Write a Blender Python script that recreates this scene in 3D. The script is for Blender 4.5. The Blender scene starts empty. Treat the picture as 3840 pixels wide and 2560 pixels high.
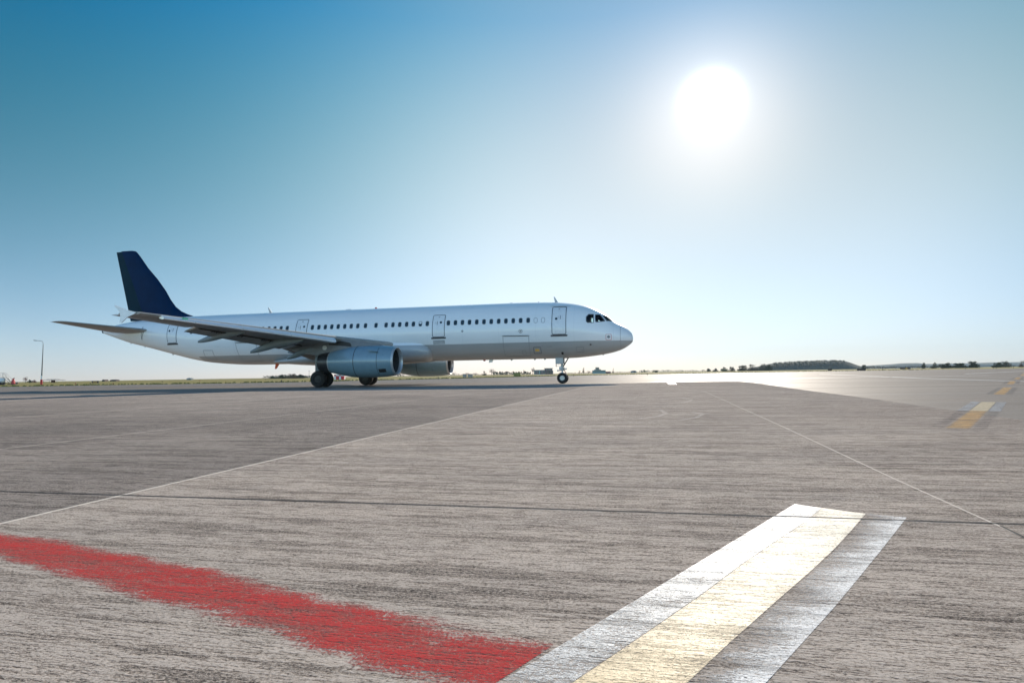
import bpy, bmesh, math, random
from mathutils import Vector, Matrix
random.seed(7)
S = bpy.context.scene
COL = S.collection

# ------------------------------------------------------------------ camera
FPX, PITCH, ROLL, CH = 2275.1, 0.0538, -0.0155, 0.7207      # focal length in px of a 3840 wide frame, angles, eye height
cp, sp, cr, sr = math.cos(PITCH), math.sin(PITCH), math.cos(ROLL), math.sin(ROLL)
FWD = Vector((0, cp, sp)); R0 = Vector((1, 0, 0)); U0 = Vector((0, -sp, cp))
RGT = R0*cr + U0*sr; UPV = U0*cr - R0*sr
cd = bpy.data.cameras.new('camera'); cam = bpy.data.objects.new('camera', cd); COL.objects.link(cam)
M = Matrix((RGT, UPV, -FWD)).transposed().to_4x4(); M.translation = Vector((0, 0, CH)); cam.matrix_world = M
cd.sensor_width = 36; cd.lens = FPX/3840*36; cd.clip_start = 0.05; cd.clip_end = 20000
S.camera = cam
S.render.resolution_x = 1024; S.render.resolution_y = 682

# ------------------------------------------------------------------ sun and sky
SUN = (FWD + RGT*(748/FPX) + UPV*(897/FPX)).normalized()      # just inside the frame, upper right
sun_el = math.asin(SUN.z); sun_az = math.atan2(SUN.x, SUN.y)
sl = bpy.data.lights.new('sun', 'SUN'); sl.energy = 4.2; sl.angle = math.radians(0.55); sl.color = (1.0, 0.90, 0.77)
so = bpy.data.objects.new('sun', sl); COL.objects.link(so)
so.rotation_euler = SUN.to_track_quat('Z', 'Y').to_euler(); so.location = (0, 0, 300)
W = bpy.data.worlds.new('World'); S.world = W; W.use_nodes = True
wn = W.node_tree; wn.nodes.clear()
def wnode(t, **k):
    n = wn.nodes.new(t)
    for a, b in k.items(): setattr(n, a, b)
    return n
def wmath(op, a, b=None, c=None):
    n = wnode('ShaderNodeMath', operation=op)
    for i, v in enumerate((a, b, c)):
        if v is None: continue
        if isinstance(v, (int, float)): n.inputs[i].default_value = v
        else: wn.links.new(v, n.inputs[i])
    return n.outputs[0]
sky = wnode('ShaderNodeTexSky', sky_type='NISHITA'); sky.sun_disc = False
sky.sun_elevation = sun_el; sky.sun_rotation = sun_az; sky.altitude = 350; sky.air_density = 1.0; sky.dust_density = 0.05; sky.ozone_density = 1.3
tc = wnode('ShaderNodeTexCoord')
nrm = wnode('ShaderNodeVectorMath', operation='NORMALIZE'); wn.links.new(tc.outputs['Generated'], nrm.inputs[0])
dot = wnode('ShaderNodeVectorMath', operation='DOT_PRODUCT'); wn.links.new(nrm.outputs[0], dot.inputs[0]); dot.inputs[1].default_value = SUN
cosa = wmath('MAXIMUM', dot.outputs['Value'], 0.0)
# the clear air of the photograph: deeper blue away from the sun, paler towards it and the horizon
uu = wmath('MINIMUM', wmath('MULTIPLY', wmath('ARCCOSINE', wmath('MINIMUM', dot.outputs['Value'], 1.0)), 57.2958/30), 3.3)
zz = wnode('ShaderNodeSeparateXYZ'); wn.links.new(nrm.outputs[0], zz.inputs[0])
ee = wmath('MINIMUM', wmath('MAXIMUM', wmath('MULTIPLY', wmath('ARCSINE', zz.outputs[2]), 57.2958/30), 0.02), 1.03)
uc = wmath('MINIMUM', uu, 1.92)
AIR = [(0.493, 0.6072, 0.8469), (-0.285, -0.1057, -0.876), (-0.4688, 0.0056, 0.7229), (0.3701, 0.2226, 0.1261), (-0.8253, -0.4708, -0.3846), (0.5188, 0.3512, 0.2536), (2.3795, 1.159, 0.8265), (-1.2513, -0.7566, -0.7203), (0.3912, 0.2082, 0.2936), (-0.2499, -0.1783, -0.1485)]
u2, e2 = wmath('MULTIPLY', uc, uc), wmath('MULTIPLY', ee, ee)
g1, g2, g3 = [wmath('EXPONENT', wmath('MULTIPLY', u2, -k)) for k in (16.0, 3.2, 0.7)]
sd_ = wnode('ShaderNodeVectorMath', operation='DOT_PRODUCT'); wn.links.new(nrm.outputs[0], sd_.inputs[0]); sd_.inputs[1].default_value = (0.946, -0.324, 0)
bas = [1.0, ee, e2, g1, g2, g3, wmath('MULTIPLY', g3, ee), wmath('MULTIPLY', g3, e2), wmath('MULTIPLY', g2, ee), sd_.outputs['Value']]
acc = None
for q, cf in zip(bas, AIR):
    m_ = wnode('ShaderNodeVectorMath', operation='SCALE'); m_.inputs[0].default_value = cf
    if isinstance(q, float): m_.inputs['Scale'].default_value = q
    else: wn.links.new(q, m_.inputs['Scale'])
    if acc is None: acc = m_.outputs[0]
    else:
        a_ = wnode('ShaderNodeVectorMath', operation='ADD'); wn.links.new(acc, a_.inputs[0]); wn.links.new(m_.outputs[0], a_.inputs[1]); acc = a_.outputs[0]
mx_ = wnode('ShaderNodeVectorMath', operation='MAXIMUM'); wn.links.new(acc, mx_.inputs[0]); mx_.inputs[1].default_value = (.12, .12, .12)
sq = wnode('ShaderNodeVectorMath', operation='MULTIPLY'); wn.links.new(mx_.outputs[0], sq.inputs[0]); wn.links.new(mx_.outputs[0], sq.inputs[1])
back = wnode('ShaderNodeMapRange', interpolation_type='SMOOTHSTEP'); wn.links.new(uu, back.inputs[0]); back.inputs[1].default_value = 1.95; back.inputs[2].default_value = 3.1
mb_ = wnode('ShaderNodeMix', data_type='VECTOR'); wn.links.new(back.outputs[0], mb_.inputs[0]); wn.links.new(sq.outputs[0], mb_.inputs[4]); mb_.inputs[5].default_value = (1.5, 1.8, 1.9)  # unseen sky behind the camera, brightened as added fill light on the airliner
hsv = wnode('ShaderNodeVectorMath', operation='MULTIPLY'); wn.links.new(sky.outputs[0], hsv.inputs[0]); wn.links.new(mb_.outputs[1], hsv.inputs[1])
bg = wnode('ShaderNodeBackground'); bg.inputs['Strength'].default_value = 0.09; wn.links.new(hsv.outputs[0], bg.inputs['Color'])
# bright air round the sun (forward scattering)
AUR = [(420, .10), (3500, 6)]
tot = None
for n_, a_ in AUR:
    t = wmath('MULTIPLY', wmath('POWER', cosa, n_), a_)
    tot = t if tot is None else wmath('ADD', tot, t)
bg2 = wnode('ShaderNodeBackground'); bg2.inputs['Color'].default_value = (0.88, 0.96, 1.0, 1); wn.links.new(tot, bg2.inputs['Strength'])
add = wnode('ShaderNodeAddShader'); wn.links.new(bg.outputs[0], add.inputs[0]); wn.links.new(bg2.outputs[0], add.inputs[1])
out = wnode('ShaderNodeOutputWorld'); wn.links.new(add.outputs[0], out.inputs['Surface'])
S.view_settings.view_transform = 'Standard'; S.view_settings.look = 'None'; S.view_settings.gamma = 1; S.view_settings.exposure = 0.58
S.render.engine = 'CYCLES'

# ------------------------------------------------------------------ node / material helpers
class NT:
    def __init__(s, name):
        s.m = bpy.data.materials.new(name); s.m.use_nodes = True; s.t = s.m.node_tree; s.t.nodes.clear()
        s.out = s.n('ShaderNodeOutputMaterial'); s.p = s.n('ShaderNodeBsdfPrincipled'); s.l(s.p.outputs[0], s.out.inputs[0])
        s.co = s.n('ShaderNodeTexCoord').outputs['Object']
    def n(s, t, **k):
        x = s.t.nodes.new(t)
        for a, b in k.items(): setattr(x, a, b)
        return x
    def l(s, a, b): s.t.links.new(a, b)
    def put(s, v, sock):
        if isinstance(v, (int, float)): sock.default_value = v
        elif isinstance(v, (tuple, list)): sock.default_value = tuple(v)+((1,) if len(v) == 3 and len(sock.default_value) == 4 else ())
        else: s.l(v, sock)
    def math(s, op, a, b=0.0, clamp=False):
        x = s.n('ShaderNodeMath', operation=op, use_clamp=clamp); s.put(a, x.inputs[0]); s.put(b, x.inputs[1]); return x.outputs[0]
    def mapping(s, v, sc=(1, 1, 1), rot=(0, 0, 0), loc=(0, 0, 0)):
        x = s.n('ShaderNodeMapping'); s.l(v, x.inputs[0]); x.inputs['Scale'].default_value = sc; x.inputs['Rotation'].default_value = rot; x.inputs['Location'].default_value = loc; return x.outputs[0]
    def noise(s, v, scale, detail=4, rough=.55):
        x = s.n('ShaderNodeTexNoise'); s.l(v, x.inputs['Vector']); x.inputs['Scale'].default_value = scale; x.inputs['Detail'].default_value = detail; x.inputs['Roughness'].default_value = rough; return x.outputs['Fac']
    def ramp(s, v, a, b, lo=0.0, hi=1.0):
        x = s.n('ShaderNodeMapRange', clamp=True); s.put(v, x.inputs['Value'])
        for k, q in (('From Min', a), ('From Max', b), ('To Min', lo), ('To Max', hi)): s.put(q, x.inputs[k])
        return x.outputs[0]
    def mix(s, f, a, b, blend='MIX'):
        x = s.n('ShaderNodeMix', data_type='RGBA', blend_type=blend); s.put(f, x.inputs['Factor'])
        s.put(a, x.inputs['A'] if False else x.inputs[6]); s.put(b, x.inputs[7]); return x.outputs[2]
    def bump(s, h, strength=.3, dist=.01, prev=None):
        x = s.n('ShaderNodeBump'); s.put(h, x.inputs['Height']); x.inputs['Strength'].default_value = strength; x.inputs['Distance'].default_value = dist
        if prev: s.l(prev, x.inputs['Normal'])
        return x.outputs[0]
    def set(s, **k):
        for a, v in k.items(): s.put(v, s.p.inputs[a.replace('_', ' ')])
        return s.m
def simple(name, c, rough=.5, metal=0.0, var=.12, scale=3.0, coat=0.0, bump=0.0):
    t = NT(name); f = t.noise(t.co, scale, 5, .6)
    c1 = tuple(max(0, x*(1-var)) for x in c); c2 = tuple(min(1, x*(1+var)) for x in c)
    t.set(Base_Color=t.mix(t.ramp(f, .3, .7), c1, c2), Roughness=t.ramp(t.noise(t.co, scale*2.3, 3), .3, .7, rough*.9, min(1, rough*1.12)), Metallic=metal)
    if coat: t.set(Coat_Weight=coat, Coat_Roughness=.08)
    if bump: t.set(Normal=t.bump(t.noise(t.co, scale*6, 4), bump, .01))
    return t.m

# ------------------------------------------------------------------ mesh builder
class MB:
    def __init__(s): s.v = []; s.f = []; s.uv = []
    def add(s, vs, fs):
        o = len(s.v); s.v += [tuple(v) for v in vs]; s.f += [tuple(i+o for i in f) for f in fs]; return s
    def box(s, c, d, rz=0, ry=0, taper=1.0):
        x, y, z = d[0]/2, d[1]/2, d[2]/2; vs = []
        for k in (-1, 1):
            t = taper if k > 0 else 1
            for a, b in ((-1, -1), (1, -1), (1, 1), (-1, 1)):
                p = Vector((a*x*t, b*y*t, k*z)); p = Matrix.Rotation(ry, 3, 'Y') @ p; p = Matrix.Rotation(rz, 3, 'Z') @ p
                vs.append(p+Vector(c))
        return s.add(vs, [(3, 2, 1, 0), (4, 5, 6, 7), (0, 1, 5, 4), (1, 2, 6, 5), (2, 3, 7, 6), (3, 0, 4, 7)])
    def tube(s, pts, r, n=10, caps=True):
        pts = [Vector(p) for p in pts]; rs = r if isinstance(r, (list, tuple)) else [r]*len(pts); vs = []; fs = []
        up = None
        for i, p in enumerate(pts):
            d = (pts[min(i+1, len(pts)-1)]-pts[max(i-1, 0)]).normalized()
            a = d.cross(Vector((0, 0, 1)) if abs(d.z) < .9 else Vector((0, 1, 0))).normalized() if up is None else (up-d*up.dot(d)).normalized()
            up = a; b = d.cross(a)
            for k in range(n):
                t = 2*math.pi*k/n; vs.append(p+(a*math.cos(t)+b*math.sin(t))*rs[i])
        for i in range(len(pts)-1):
            for k in range(n): fs.append((i*n+k, i*n+(k+1) % n, (i+1)*n+(k+1) % n, (i+1)*n+k))
        if caps: fs += [tuple(range(n-1, -1, -1)), tuple((len(pts)-1)*n+k for k in range(n))]
        return s.add(vs, fs)
    def loft(s, rings, caps=True):
        n = len(rings[0]); vs = [p for r in rings for p in r]; fs = []
        for i in range(len(rings)-1):
            for k in range(n): fs.append((i*n+k, i*n+(k+1) % n, (i+1)*n+(k+1) % n, (i+1)*n+k))
        if caps: fs += [tuple(range(n-1, -1, -1)), tuple((len(rings)-1)*n+k for k in range(n))]
        return s.add(vs, fs)
    def lathe(s, prof, c, axis='x', n=48, caps=True):     # prof: (distance along the axis, radius)
        rings = []
        for a, r in prof:
            ring = []
            for k in range(n):
                t = 2*math.pi*k/n; u, w = r*math.cos(t), r*math.sin(t)
                ring.append((c[0]+a, c[1]+u, c[2]+w) if axis == 'x' else (c[0]+u, c[1]+a, c[2]+w) if axis == 'y' else (c[0]+u, c[1]+w, c[2]+a))
            rings.append(ring)
        return s.loft(rings, caps)
    def prism(s, poly, off, axis='y'):     # poly of (a,b) extruded from off[0] to off[1]
        rings = []
        for o in off: rings.append([(a, o, b) if axis == 'y' else (a, b, o) if axis == 'z' else (o, a, b) for a, b in poly])
        return s.loft(rings)
    def build(s, name, mat, parent=None, smooth=35, recalc=True, bevel=0):
        me = bpy.data.meshes.new(name); me.from_pydata(s.v, [], s.f)
        if isinstance(mat, (list, tuple)):
            for m_ in mat: me.materials.append(m_)
        else: me.materials.append(mat)
        if recalc or bevel:
            b = bmesh.new(); b.from_mesh(me)
            if recalc: bmesh.ops.recalc_face_normals(b, faces=b.faces)
            if bevel: bmesh.ops.bevel(b, geom=[e for e in b.edges if len(e.link_faces) == 2 and e.calc_face_angle(0) > .6], offset=bevel, segments=2, affect='EDGES', profile=.6)
            b.to_mesh(me); b.free()
        if smooth: me.shade_smooth(); me.set_sharp_from_angle(angle=math.radians(smooth))
        o = bpy.data.objects.new(name, me); COL.objects.link(o)
        if parent: o.parent = parent
        return o
def tag(o, label=None, cat=None, group=None, kind=None):
    for k, v in (('label', label), ('category', cat), ('group', group), ('kind', kind)):
        if v: o[k] = v
    return o
def empty(name, loc, rz=0):
    o = bpy.data.objects.new(name, None); COL.objects.link(o); o.location = loc; o.rotation_euler = (0, 0, rz); o.empty_display_size = .3; return o
def copy_tree(o, parent=None):
    c = o.copy(); COL.objects.link(c); c.parent = parent
    for ch in list(o.children): copy_tree(ch, c)
    return c
def bearing(x, D):          # ground point seen in the direction of column x of the photograph, D metres out
    d = FWD + RGT*((x-1920)/FPX) + UPV*((1280-1403)/FPX); return Vector((d.x/d.y*D, D, 0))
def height(x, y, D):        # height over the ground of a point seen at (x, y), D metres out
    d = FWD + RGT*((x-1920)/FPX) + UPV*((1280-y)/FPX); return CH + d.z/d.y*D

# smooth curve through points (monotone cubic)
def pchip(xs,ys):
    n=len(xs);h=[xs[i+1]-xs[i] for i in range(n-1)];d=[(ys[i+1]-ys[i])/h[i] for i in range(n-1)]
    m=[d[0]]+[0]*(n-2)+[d[-1]]
    for i in range(1,n-1):
        if d[i-1]*d[i]>0:
            w1=2*h[i]+h[i-1];w2=h[i]+2*h[i-1];m[i]=(w1+w2)/(w1/d[i-1]+w2/d[i])
    def f(x):
        if x<=xs[0]:return ys[0]
        if x>=xs[-1]:return ys[-1]
        i=0
        while x>xs[i+1]:i+=1
        t=(x-xs[i])/h[i];a=t*t*(3-2*t)
        return ys[i]*(1-a)+ys[i+1]*a+h[i]*(m[i]*t*(1-t)**2-m[i+1]*t*t*(1-t))
    return f

# ------------------------------------------------------------------ ground materials
AL = 0.2199      # azimuth of the slab joints
def grooves(t, co):
    v = t.mapping(co, rot=(0, 0, AL))            # x runs along the brush marks, y across
    a = t.noise(t.mapping(v, sc=(.8, 9.0, 1)), 1.0, 7, .95)          # streaks of every width
    b = t.noise(t.mapping(v, sc=(8, 105, 1), loc=(7, 3, 0)), 1.0, 3, .8)    # fine short brush marks
    c = t.noise(t.mapping(v, sc=(.7, 17, 1), loc=(1, 9, 0)), 1.0, 2, .5)   # single long deep marks
    g = t.noise(t.mapping(v, sc=(1, 2.0, 1)), 75, 3, .9)              # grain
    a0 = t.noise(t.mapping(v, sc=(.16, 2.2, 1), loc=(3, 1, 0)), 1.0, 4, .8)
    m = t.math('ADD', t.math('MULTIPLY', t.ramp(a, .485, .445, 0, 1), .66), t.math('MULTIPLY', t.ramp(b, .475, .43, 0, 1), .70))
    m = t.math('ADD', m, t.ramp(c, .31, .27, 0, .9), True)
    m = t.math('ADD', m, t.ramp(a0, .47, .34, 0, .22), True)
    m = t.math('ADD', t.math('MULTIPLY', m, t.ramp(g, .40, .60, 1.15, .35)), t.ramp(g, .44, .36, 0, .75), True)
    return a, b, c, g, m
def concrete_mat():
    t = NT('brushed concrete'); a, b, c, g, m = grooves(t, t.co)
    big = t.noise(t.co, .16, 4, .6); mid = t.noise(t.mapping(t.co, sc=(.35, 1.2, 1), rot=(0, 0, AL)), 1.1, 6, .62)
    base = t.mix(t.ramp(big, .3, .7), (.56, .47, .395), (.66, .565, .48))
    base = t.mix(t.ramp(mid, .38, .64, .0, .4), base, (.30, .265, .24))
    rot = t.mapping(t.co, rot=(0, 0, AL)); sx = t.n('ShaderNodeSeparateXYZ'); t.l(rot, sx.inputs[0])
    lft = t.math('MULTIPLY', t.ramp(sx.outputs[0], -3.26, -3.23, 1, 0), t.ramp(sx.outputs[1], 9, 32, 1, .35))      # the older slabs left of the joint are darker
    base = t.mix(t.ramp(sx.outputs[0], 1.0, 8.5, 0, .6), base, (.33, .285, .255))
    base = t.mix(t.math('MULTIPLY', lft, t.ramp(big, .35, .6, .8, .45)), base, (.22, .195, .18))
    spots = t.noise(t.co, .9, 6, .7); base = t.mix(t.ramp(spots, .60, .70, 0, .35), base, (.20, .18, .17)); base = t.mix(t.ramp(spots, .34, .27, 0, .35), base, (.66, .58, .5))
    col = t.mix(m, base, t.mix(lft, (.055, .047, .045), (.03, .03, .032)))  # dark grooves: their shade as well as dirt put into the colour
    col = t.mix(t.ramp(g, .57, .66, 0, .75), col, (.78, .69, .6))
    h = t.math('SUBTRACT', t.math('MULTIPLY', g, .5), t.math('MULTIPLY', m, .6))
    return t.set(Base_Color=col, Roughness=.62, Normal=t.bump(h, .8, .006), Specular_IOR_Level=.0)
def asphalt_mat():
    t = NT('taxiway asphalt'); g = t.noise(t.co, 60, 3, .9); g2 = t.noise(t.co, 9, 6, .85)
    big = t.noise(t.mapping(t.co, sc=(.25, .8, 1), rot=(0, 0, AL)), .22, 6, .62)
    col = t.mix(t.ramp(big, .3, .7), (.145, .122, .105), (.22, .188, .16))
    col = t.mix(t.ramp(g, .5, .75, 0, .7), col, (.58, .52, .46)); col = t.mix(t.ramp(g2, .35, .25, 0, .4), col, (.05, .05, .05))
    # wheel paths polished smooth
    str_ = t.noise(t.mapping(t.co, sc=(.05, .5, 1), rot=(0, 0, .35)), 1.0, 4, .55)
    return t.set(Base_Color=col, Roughness=t.ramp(str_, .35, .65, .5, .66), Normal=t.bump(t.math('ADD', g, g2), .4, .004), Specular_IOR_Level=.018)
def grass_mat(nm='dry grassland', k=1.0):
    t = NT(nm); a = t.noise(t.mapping(t.co, sc=(1, 1, 1)), .05, 6, .65); b = t.noise(t.co, 1.3, 5, .7)
    col = t.mix(t.ramp(a, .35, .62), (.21*k, .19*k, .045*k), (.33*k, .25*k, .1*k)); col = t.mix(t.ramp(b, .35, .65, 0, .6), col, (.1*k, .11*k, .03*k))
    return t.set(Base_Color=col, Roughness=.95, Specular_IOR_Level=.1, Normal=t.bump(b, .8, .1))
M_CON = concrete_mat(); M_ASP = asphalt_mat(); M_GR = grass_mat()
def paint_mat(name, c, cover=.5, edge=0.0, rough=.42, dark=(.05, .045, .045), one=False, spec=.3, fade=0.0, show=.85, wide=.6, c2=None):
    """worn paint: grooves and grain show through; edge>0 thins it towards the sides of the stripe"""
    t = NT(name); a, b, cc, g, m = grooves(t, t.co)
    uv = t.n('ShaderNodeUVMap'); uv.uv_map = 'UVMap'; sx = t.n('ShaderNodeSeparateXYZ'); t.l(uv.outputs[0], sx.inputs[0])
    v = sx.outputs[1]
    if one: e = v
    else: e = t.math('MULTIPLY', t.math('MULTIPLY', v, t.math('SUBTRACT', 1.0, v)), 4.0)
    pt = t.noise(t.mapping(t.co, sc=(1, 2.5, 1), rot=(0, 0, AL)), 3.2, 5, .6)
    wear = t.math('ADD', t.math('MULTIPLY', b, .36), t.math('ADD', t.math('MULTIPLY', g, .46), t.math('MULTIPLY', pt, .18)))   # mean about .5
    lim = t.ramp(e, 0, wide, cover-edge, cover)
    if fade: lim = t.math('SUBTRACT', lim, t.ramp(sx.outputs[0], .5, 5.5, -fade*.3, fade))
    al = t.ramp(t.math('SUBTRACT', lim, wear), -.009, .012)
    al = t.math('MULTIPLY', al, t.math('SUBTRACT', 1.0, t.math('MULTIPLY', m, show)))
    big = t.noise(t.co, 2.3, 4, .6); cc_ = t.mix(t.ramp(sx.outputs[0], 1.5, 6, 0, 1), c, c2) if c2 else c
    col = t.mix(t.ramp(big, .3, .7, 0, .25), cc_, tuple(x*.75 for x in c)); col = t.mix(t.ramp(g, .42, .3, 0, .5), col, dark)
    h = t.math('SUBTRACT', t.math('MULTIPLY', g, .5), t.math('MULTIPLY', m, .6))
    t.set(Base_Color=col, Roughness=rough, Normal=t.bump(h, .5, .005), Alpha=al, Specular_IOR_Level=spec)
    return t.m

def sheet(name, poly, z, mat, label=None, kind='structure', uvs=None):
    me = bpy.data.meshes.new(name); me.from_pydata([(x, y, z) for x, y in poly], [], [tuple(range(len(poly)))]); me.materials.append(mat)
    if me.polygons[0].normal.z < 0: me.flip_normals()
    o = bpy.data.objects.new(name, me); COL.objects.link(o); tag(o, label, None, None, kind); return o
def stripe(name, left, right, z, mat, label=None):
    """quad strip between two edge polylines, uv v runs 0..1 across"""
    n = len(left); vs = [(x, y, z) for x, y in left]+[(x, y, z) for x, y in right]
    fs = [(i, i+1, n+i+1, n+i) for i in range(n-1)]
    me = bpy.data.meshes.new(name); me.from_pydata(vs, [], fs); me.materials.append(mat)
    uvl = me.uv_layers.new(name='UVMap')
    for p in me.polygons:
        for li in p.loop_indices:
            vi = me.loops[li].vertex_index; uvl.data[li].uv = ((vi % n), 0.0 if vi < n else 1.0)
    if me.polygons[0].normal.z < 0: me.flip_normals()
    o = bpy.data.objects.new(name, me); COL.objects.link(o); tag(o, label, None, None, 'structure'); return o
def line(name, pts, w, z, mat, label=None):
    l, r = [], []
    for i, p in enumerate(pts):
        a = Vector(pts[max(i-1, 0)]); b = Vector(pts[min(i+1, len(pts)-1)]); d = (b-a).normalized(); n = Vector((-d.y, d.x))*w/2
        l.append(tuple(Vector(p)+n)); r.append(tuple(Vector(p)-n))
    return stripe(name, l, r, z, mat, label)

# ------------------------------------------------------------------ the setting
def ground():
    b = MB(); n = 48; rs = [0, 60, 150, 400, 1000, 2500, 6000, 9000]
    vs = [(0, 0, -.05)]; fs = []
    for r in rs[1:]:
        for k in range(n): vs.append((r*math.cos(2*math.pi*k/n), r*math.sin(2*math.pi*k/n), -.05))
    for k in range(n): fs.append((0, 1+k, 1+(k+1) % n))
    for j in range(len(rs)-2):
        for k in range(n): fs.append((1+j*n+k, 1+(j+1)*n+k, 1+(j+1)*n+(k+1) % n, 1+j*n+(k+1) % n))
    b.add(vs, fs); o = b.build('ground', M_GR, smooth=0); tag(o, 'flat dry grassland reaching to the horizon', kind='structure')
ground()
EDGE = [(-260, 60), (-120, 84), (-80, 93), (-59, 95), (-45, 93.5), (-33, 97), (-24, 111), (-12, 126), (12.5, 180), (30, 198), (58, 205), (112, 226), (153, 222), (200, 205), (420, 150)]
sheet('asphalt', [(420, -90), (420, 150)]+EDGE[::-1][1:]+[(-260, -90)], -.004, M_ASP, 'dark asphalt apron and taxiway beyond the concrete slabs')
CON = [(-260, -60), (-260, -44), (-110, 4), (-24, 31), (-2.9, 37.7), (5.8, 40.6), (10.6, 41.2), (14.2, 41.2), (14.95, 40.3), (14.3, 36.6), (13.2, 32.3), (11.68, 26.7), (10.02, 20.4), (8.7, 14.9), (7.95, 12.3), (7.13, 9.29), (6.6, 7.2), (5.2, 2), (3, -6), (-5, -60)]
sheet('concrete', CON, 0, M_CON, 'brushed concrete apron slabs in the foreground')
def rot(a, b): return (a*math.cos(AL)+b*math.sin(AL), -a*math.sin(AL)+b*math.cos(AL))    # slab coordinates to world
M_SEAM = paint_mat('pale joint filler', (.80, .71, .61), .68, 0, .7, spec=.0, show=.3); M_DARK = simple('dark joint', (.008, .008, .01), .95)
M_SCUFF = paint_mat('pale scuff', (.85, .75, .65), .50, .09, .7, dark=(.5, .45, .4), spec=.0, show=.3)
line('joint', [rot(-3.245, b) for b in (1, 3, 6, 12, 24, 36.6)], .03, .0012, M_SEAM, 'pale filled joint between two concrete slabs')
line('joint', [rot(-6.83, b) for b in (-2, 4, 10, 20, 32)], .022, .0012, M_SEAM)
line('joint', [rot(-12.6, b) for b in (-2, 10, 20, 30)], .03, .0012, M_SEAM)
line('joint', [(1.95, 1.75), (2.15, 2.61), (2.49, 4.03), (3.39, 7.6), (5.8, 17.48), (6.9, 22)], .014, .0012, M_SEAM)
line('joint', [(-14.2, 6.36), (-3.41, 4.06), (-.49, 3.43), (2.22, 2.84), (4.6, 2.31)], .017, .0022, M_DARK, 'dark open joint across the concrete slabs')
line('joint', [(2.2, 2.79), (2.12, 2.5), (1.9, 1.6)], .013, .0024, M_DARK, 'joint gone dark near the right edge')
for pts in ([(4.62, 16.6), (4.5, 15.3), (4.0, 14.2), (3.3, 13.7)], [(2.8, 11.6), (2.66, 10.6), (2.35, 9.9), (1.95, 9.5)], [(3.2, 10.9), (3.2, 10.3), (2.9, 9.6), (2.5, 9.1)], [(.5, 13), (2.2, 12.6), (3.6, 12.9)]):
    line('scuff', pts, .1, .0012, M_SCUFF)
# foreground taxi line with white borders, and its dashes running away to the right
M_WHITE = paint_mat('worn white paint', (.9, .89, .86), .60, .0, .5, spec=.14, fade=.10, show=.7)
M_WHITE2 = paint_mat('heavily worn white paint', (.84, .83, .81), .56, .10, .6, one=True, spec=.07, show=.75, wide=1.0)
M_YEL = paint_mat('yellow taxi line paint', (.92, .83, .66), .58, .03, .5, spec=.14, show=.7, c2=(.88, .67, .38))  # paler far end: the washed-out sun reflection put into the yellow
M_WHITE3 = paint_mat('thin faded white paint', (.62, .62, .62), .505, .02, .7, spec=.0, show=.5)
M_CREAM = paint_mat('faded cream paint', (.68, .58, .42), .56, .02, .7, spec=.0, show=.5)
M_ORG = paint_mat('orange yellow paint', (.76, .50, .25), .52, .03, .7, spec=.0)
M_BLK = paint_mat('black paint', (.11, .12, .14), .475, .05, .7, spec=.0)
M_RED = paint_mat('worn red paint', (.58, .075, .07), .562, .12, .7, spec=.0, show=1.0, wide=.9)
def lerp(a, b, t): return (a[0]+(b[0]-a[0])*t, a[1]+(b[1]-a[1])*t)
def ext(a, b, t): return [lerp(a, b, k*t/4) for k in range(5)]
EO = [(1.507, 3.309), (.398, 1.986), (-.041, 1.464), (-.57, .80)]          # outer left edge, yellow left, yellow right, outer right, running past the frame
EY = [(1.60, 3.205), (1.372, 2.916), (.912, 2.387), (.543, 1.936), (.128, 1.459), (-.44, .80)]
EZ = [(1.745, 3.06), (1.266, 2.46), (.562, 1.648), (.397, 1.451), (-.15, .80)]
EX = [(1.893, 2.973), (1.27, 2.237), (.907, 1.815), (.576, 1.445), (.0, .79)]
def resample(E, n=9, dx=0.0):
    f = pchip([-p[1] for p in E], [p[0] for p in E]); a_, b_ = E[0][1], E[-1][1]; return [(f(-(a_+(b_-a_)*k/(n-1)))+dx, a_+(b_-a_)*k/(n-1)) for k in range(n)]
stripe('road_marking', resample(EO), resample(EY), .0012, M_WHITE, 'white border along the left of the yellow taxi line')
stripe('road_marking', resample(EY, 9, .003), resample(EZ), .0012, M_YEL, 'wide yellow taxi line shining in the foreground')
stripe('road_marking', resample(EZ, 9, .012), resample(EX), .0012, M_WHITE2, 'speckled white border right of the yellow taxi line')
stripe('road_marking', [(-4.2, 3.7), (-2.49, 2.98), (-2.05, 2.82), (-1.2, 2.39), (-.58, 2.03), (-.19, 1.83), (.11, 1.67)], [(-3.6, 3.2), (-2.09, 2.5), (-1.62, 2.24), (-1.13, 1.95), (-.68, 1.72), (-.43, 1.55), (-.12, 1.37)], .0012, M_RED, 'wide worn red stripe running to the taxi line')
DD = Vector((.6635, .7482)); DN = Vector((.7482, -.6635))
def dash(c0, c1, w, borders, zz):
    a, b = Vector(c0), Vector(c1); s = DN*w/2
    stripe('road_marking', [tuple(a-s), tuple(b-s)], [tuple(a+s), tuple(b+s)], zz, M_CREAM if borders == 1 else M_ORG, 'orange yellow taxi line dash')
    for sg in (-1, 1):
        s1 = DN*(w/2+.006)*sg; s2 = DN*(w/2+.17)*sg
        stripe('road_marking', [tuple(a+s1), tuple(b+s1)], [tuple(a+s2), tuple(b+s2)], zz, M_WHITE3 if borders == 1 else M_BLK, 'border strip beside the taxi line dash')
dash((5.26, 7.23), (7.63, 10.0), .235, 0, .0012)
dash((7.66, 10.04), (9.78, 12.53), .235, 1, 0)
for a, b in (((12.65, 15.85), (17.1, 21.03)), ((20.33, 24.87), (24.7, 30.03)), ((28.3, 34.2), (32.9, 39.5)), ((39.45, 47.1), (44, 52.4)), ((49, 58.3), (53.5, 63.6))): dash(a, b, .24, 0, 0)
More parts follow.
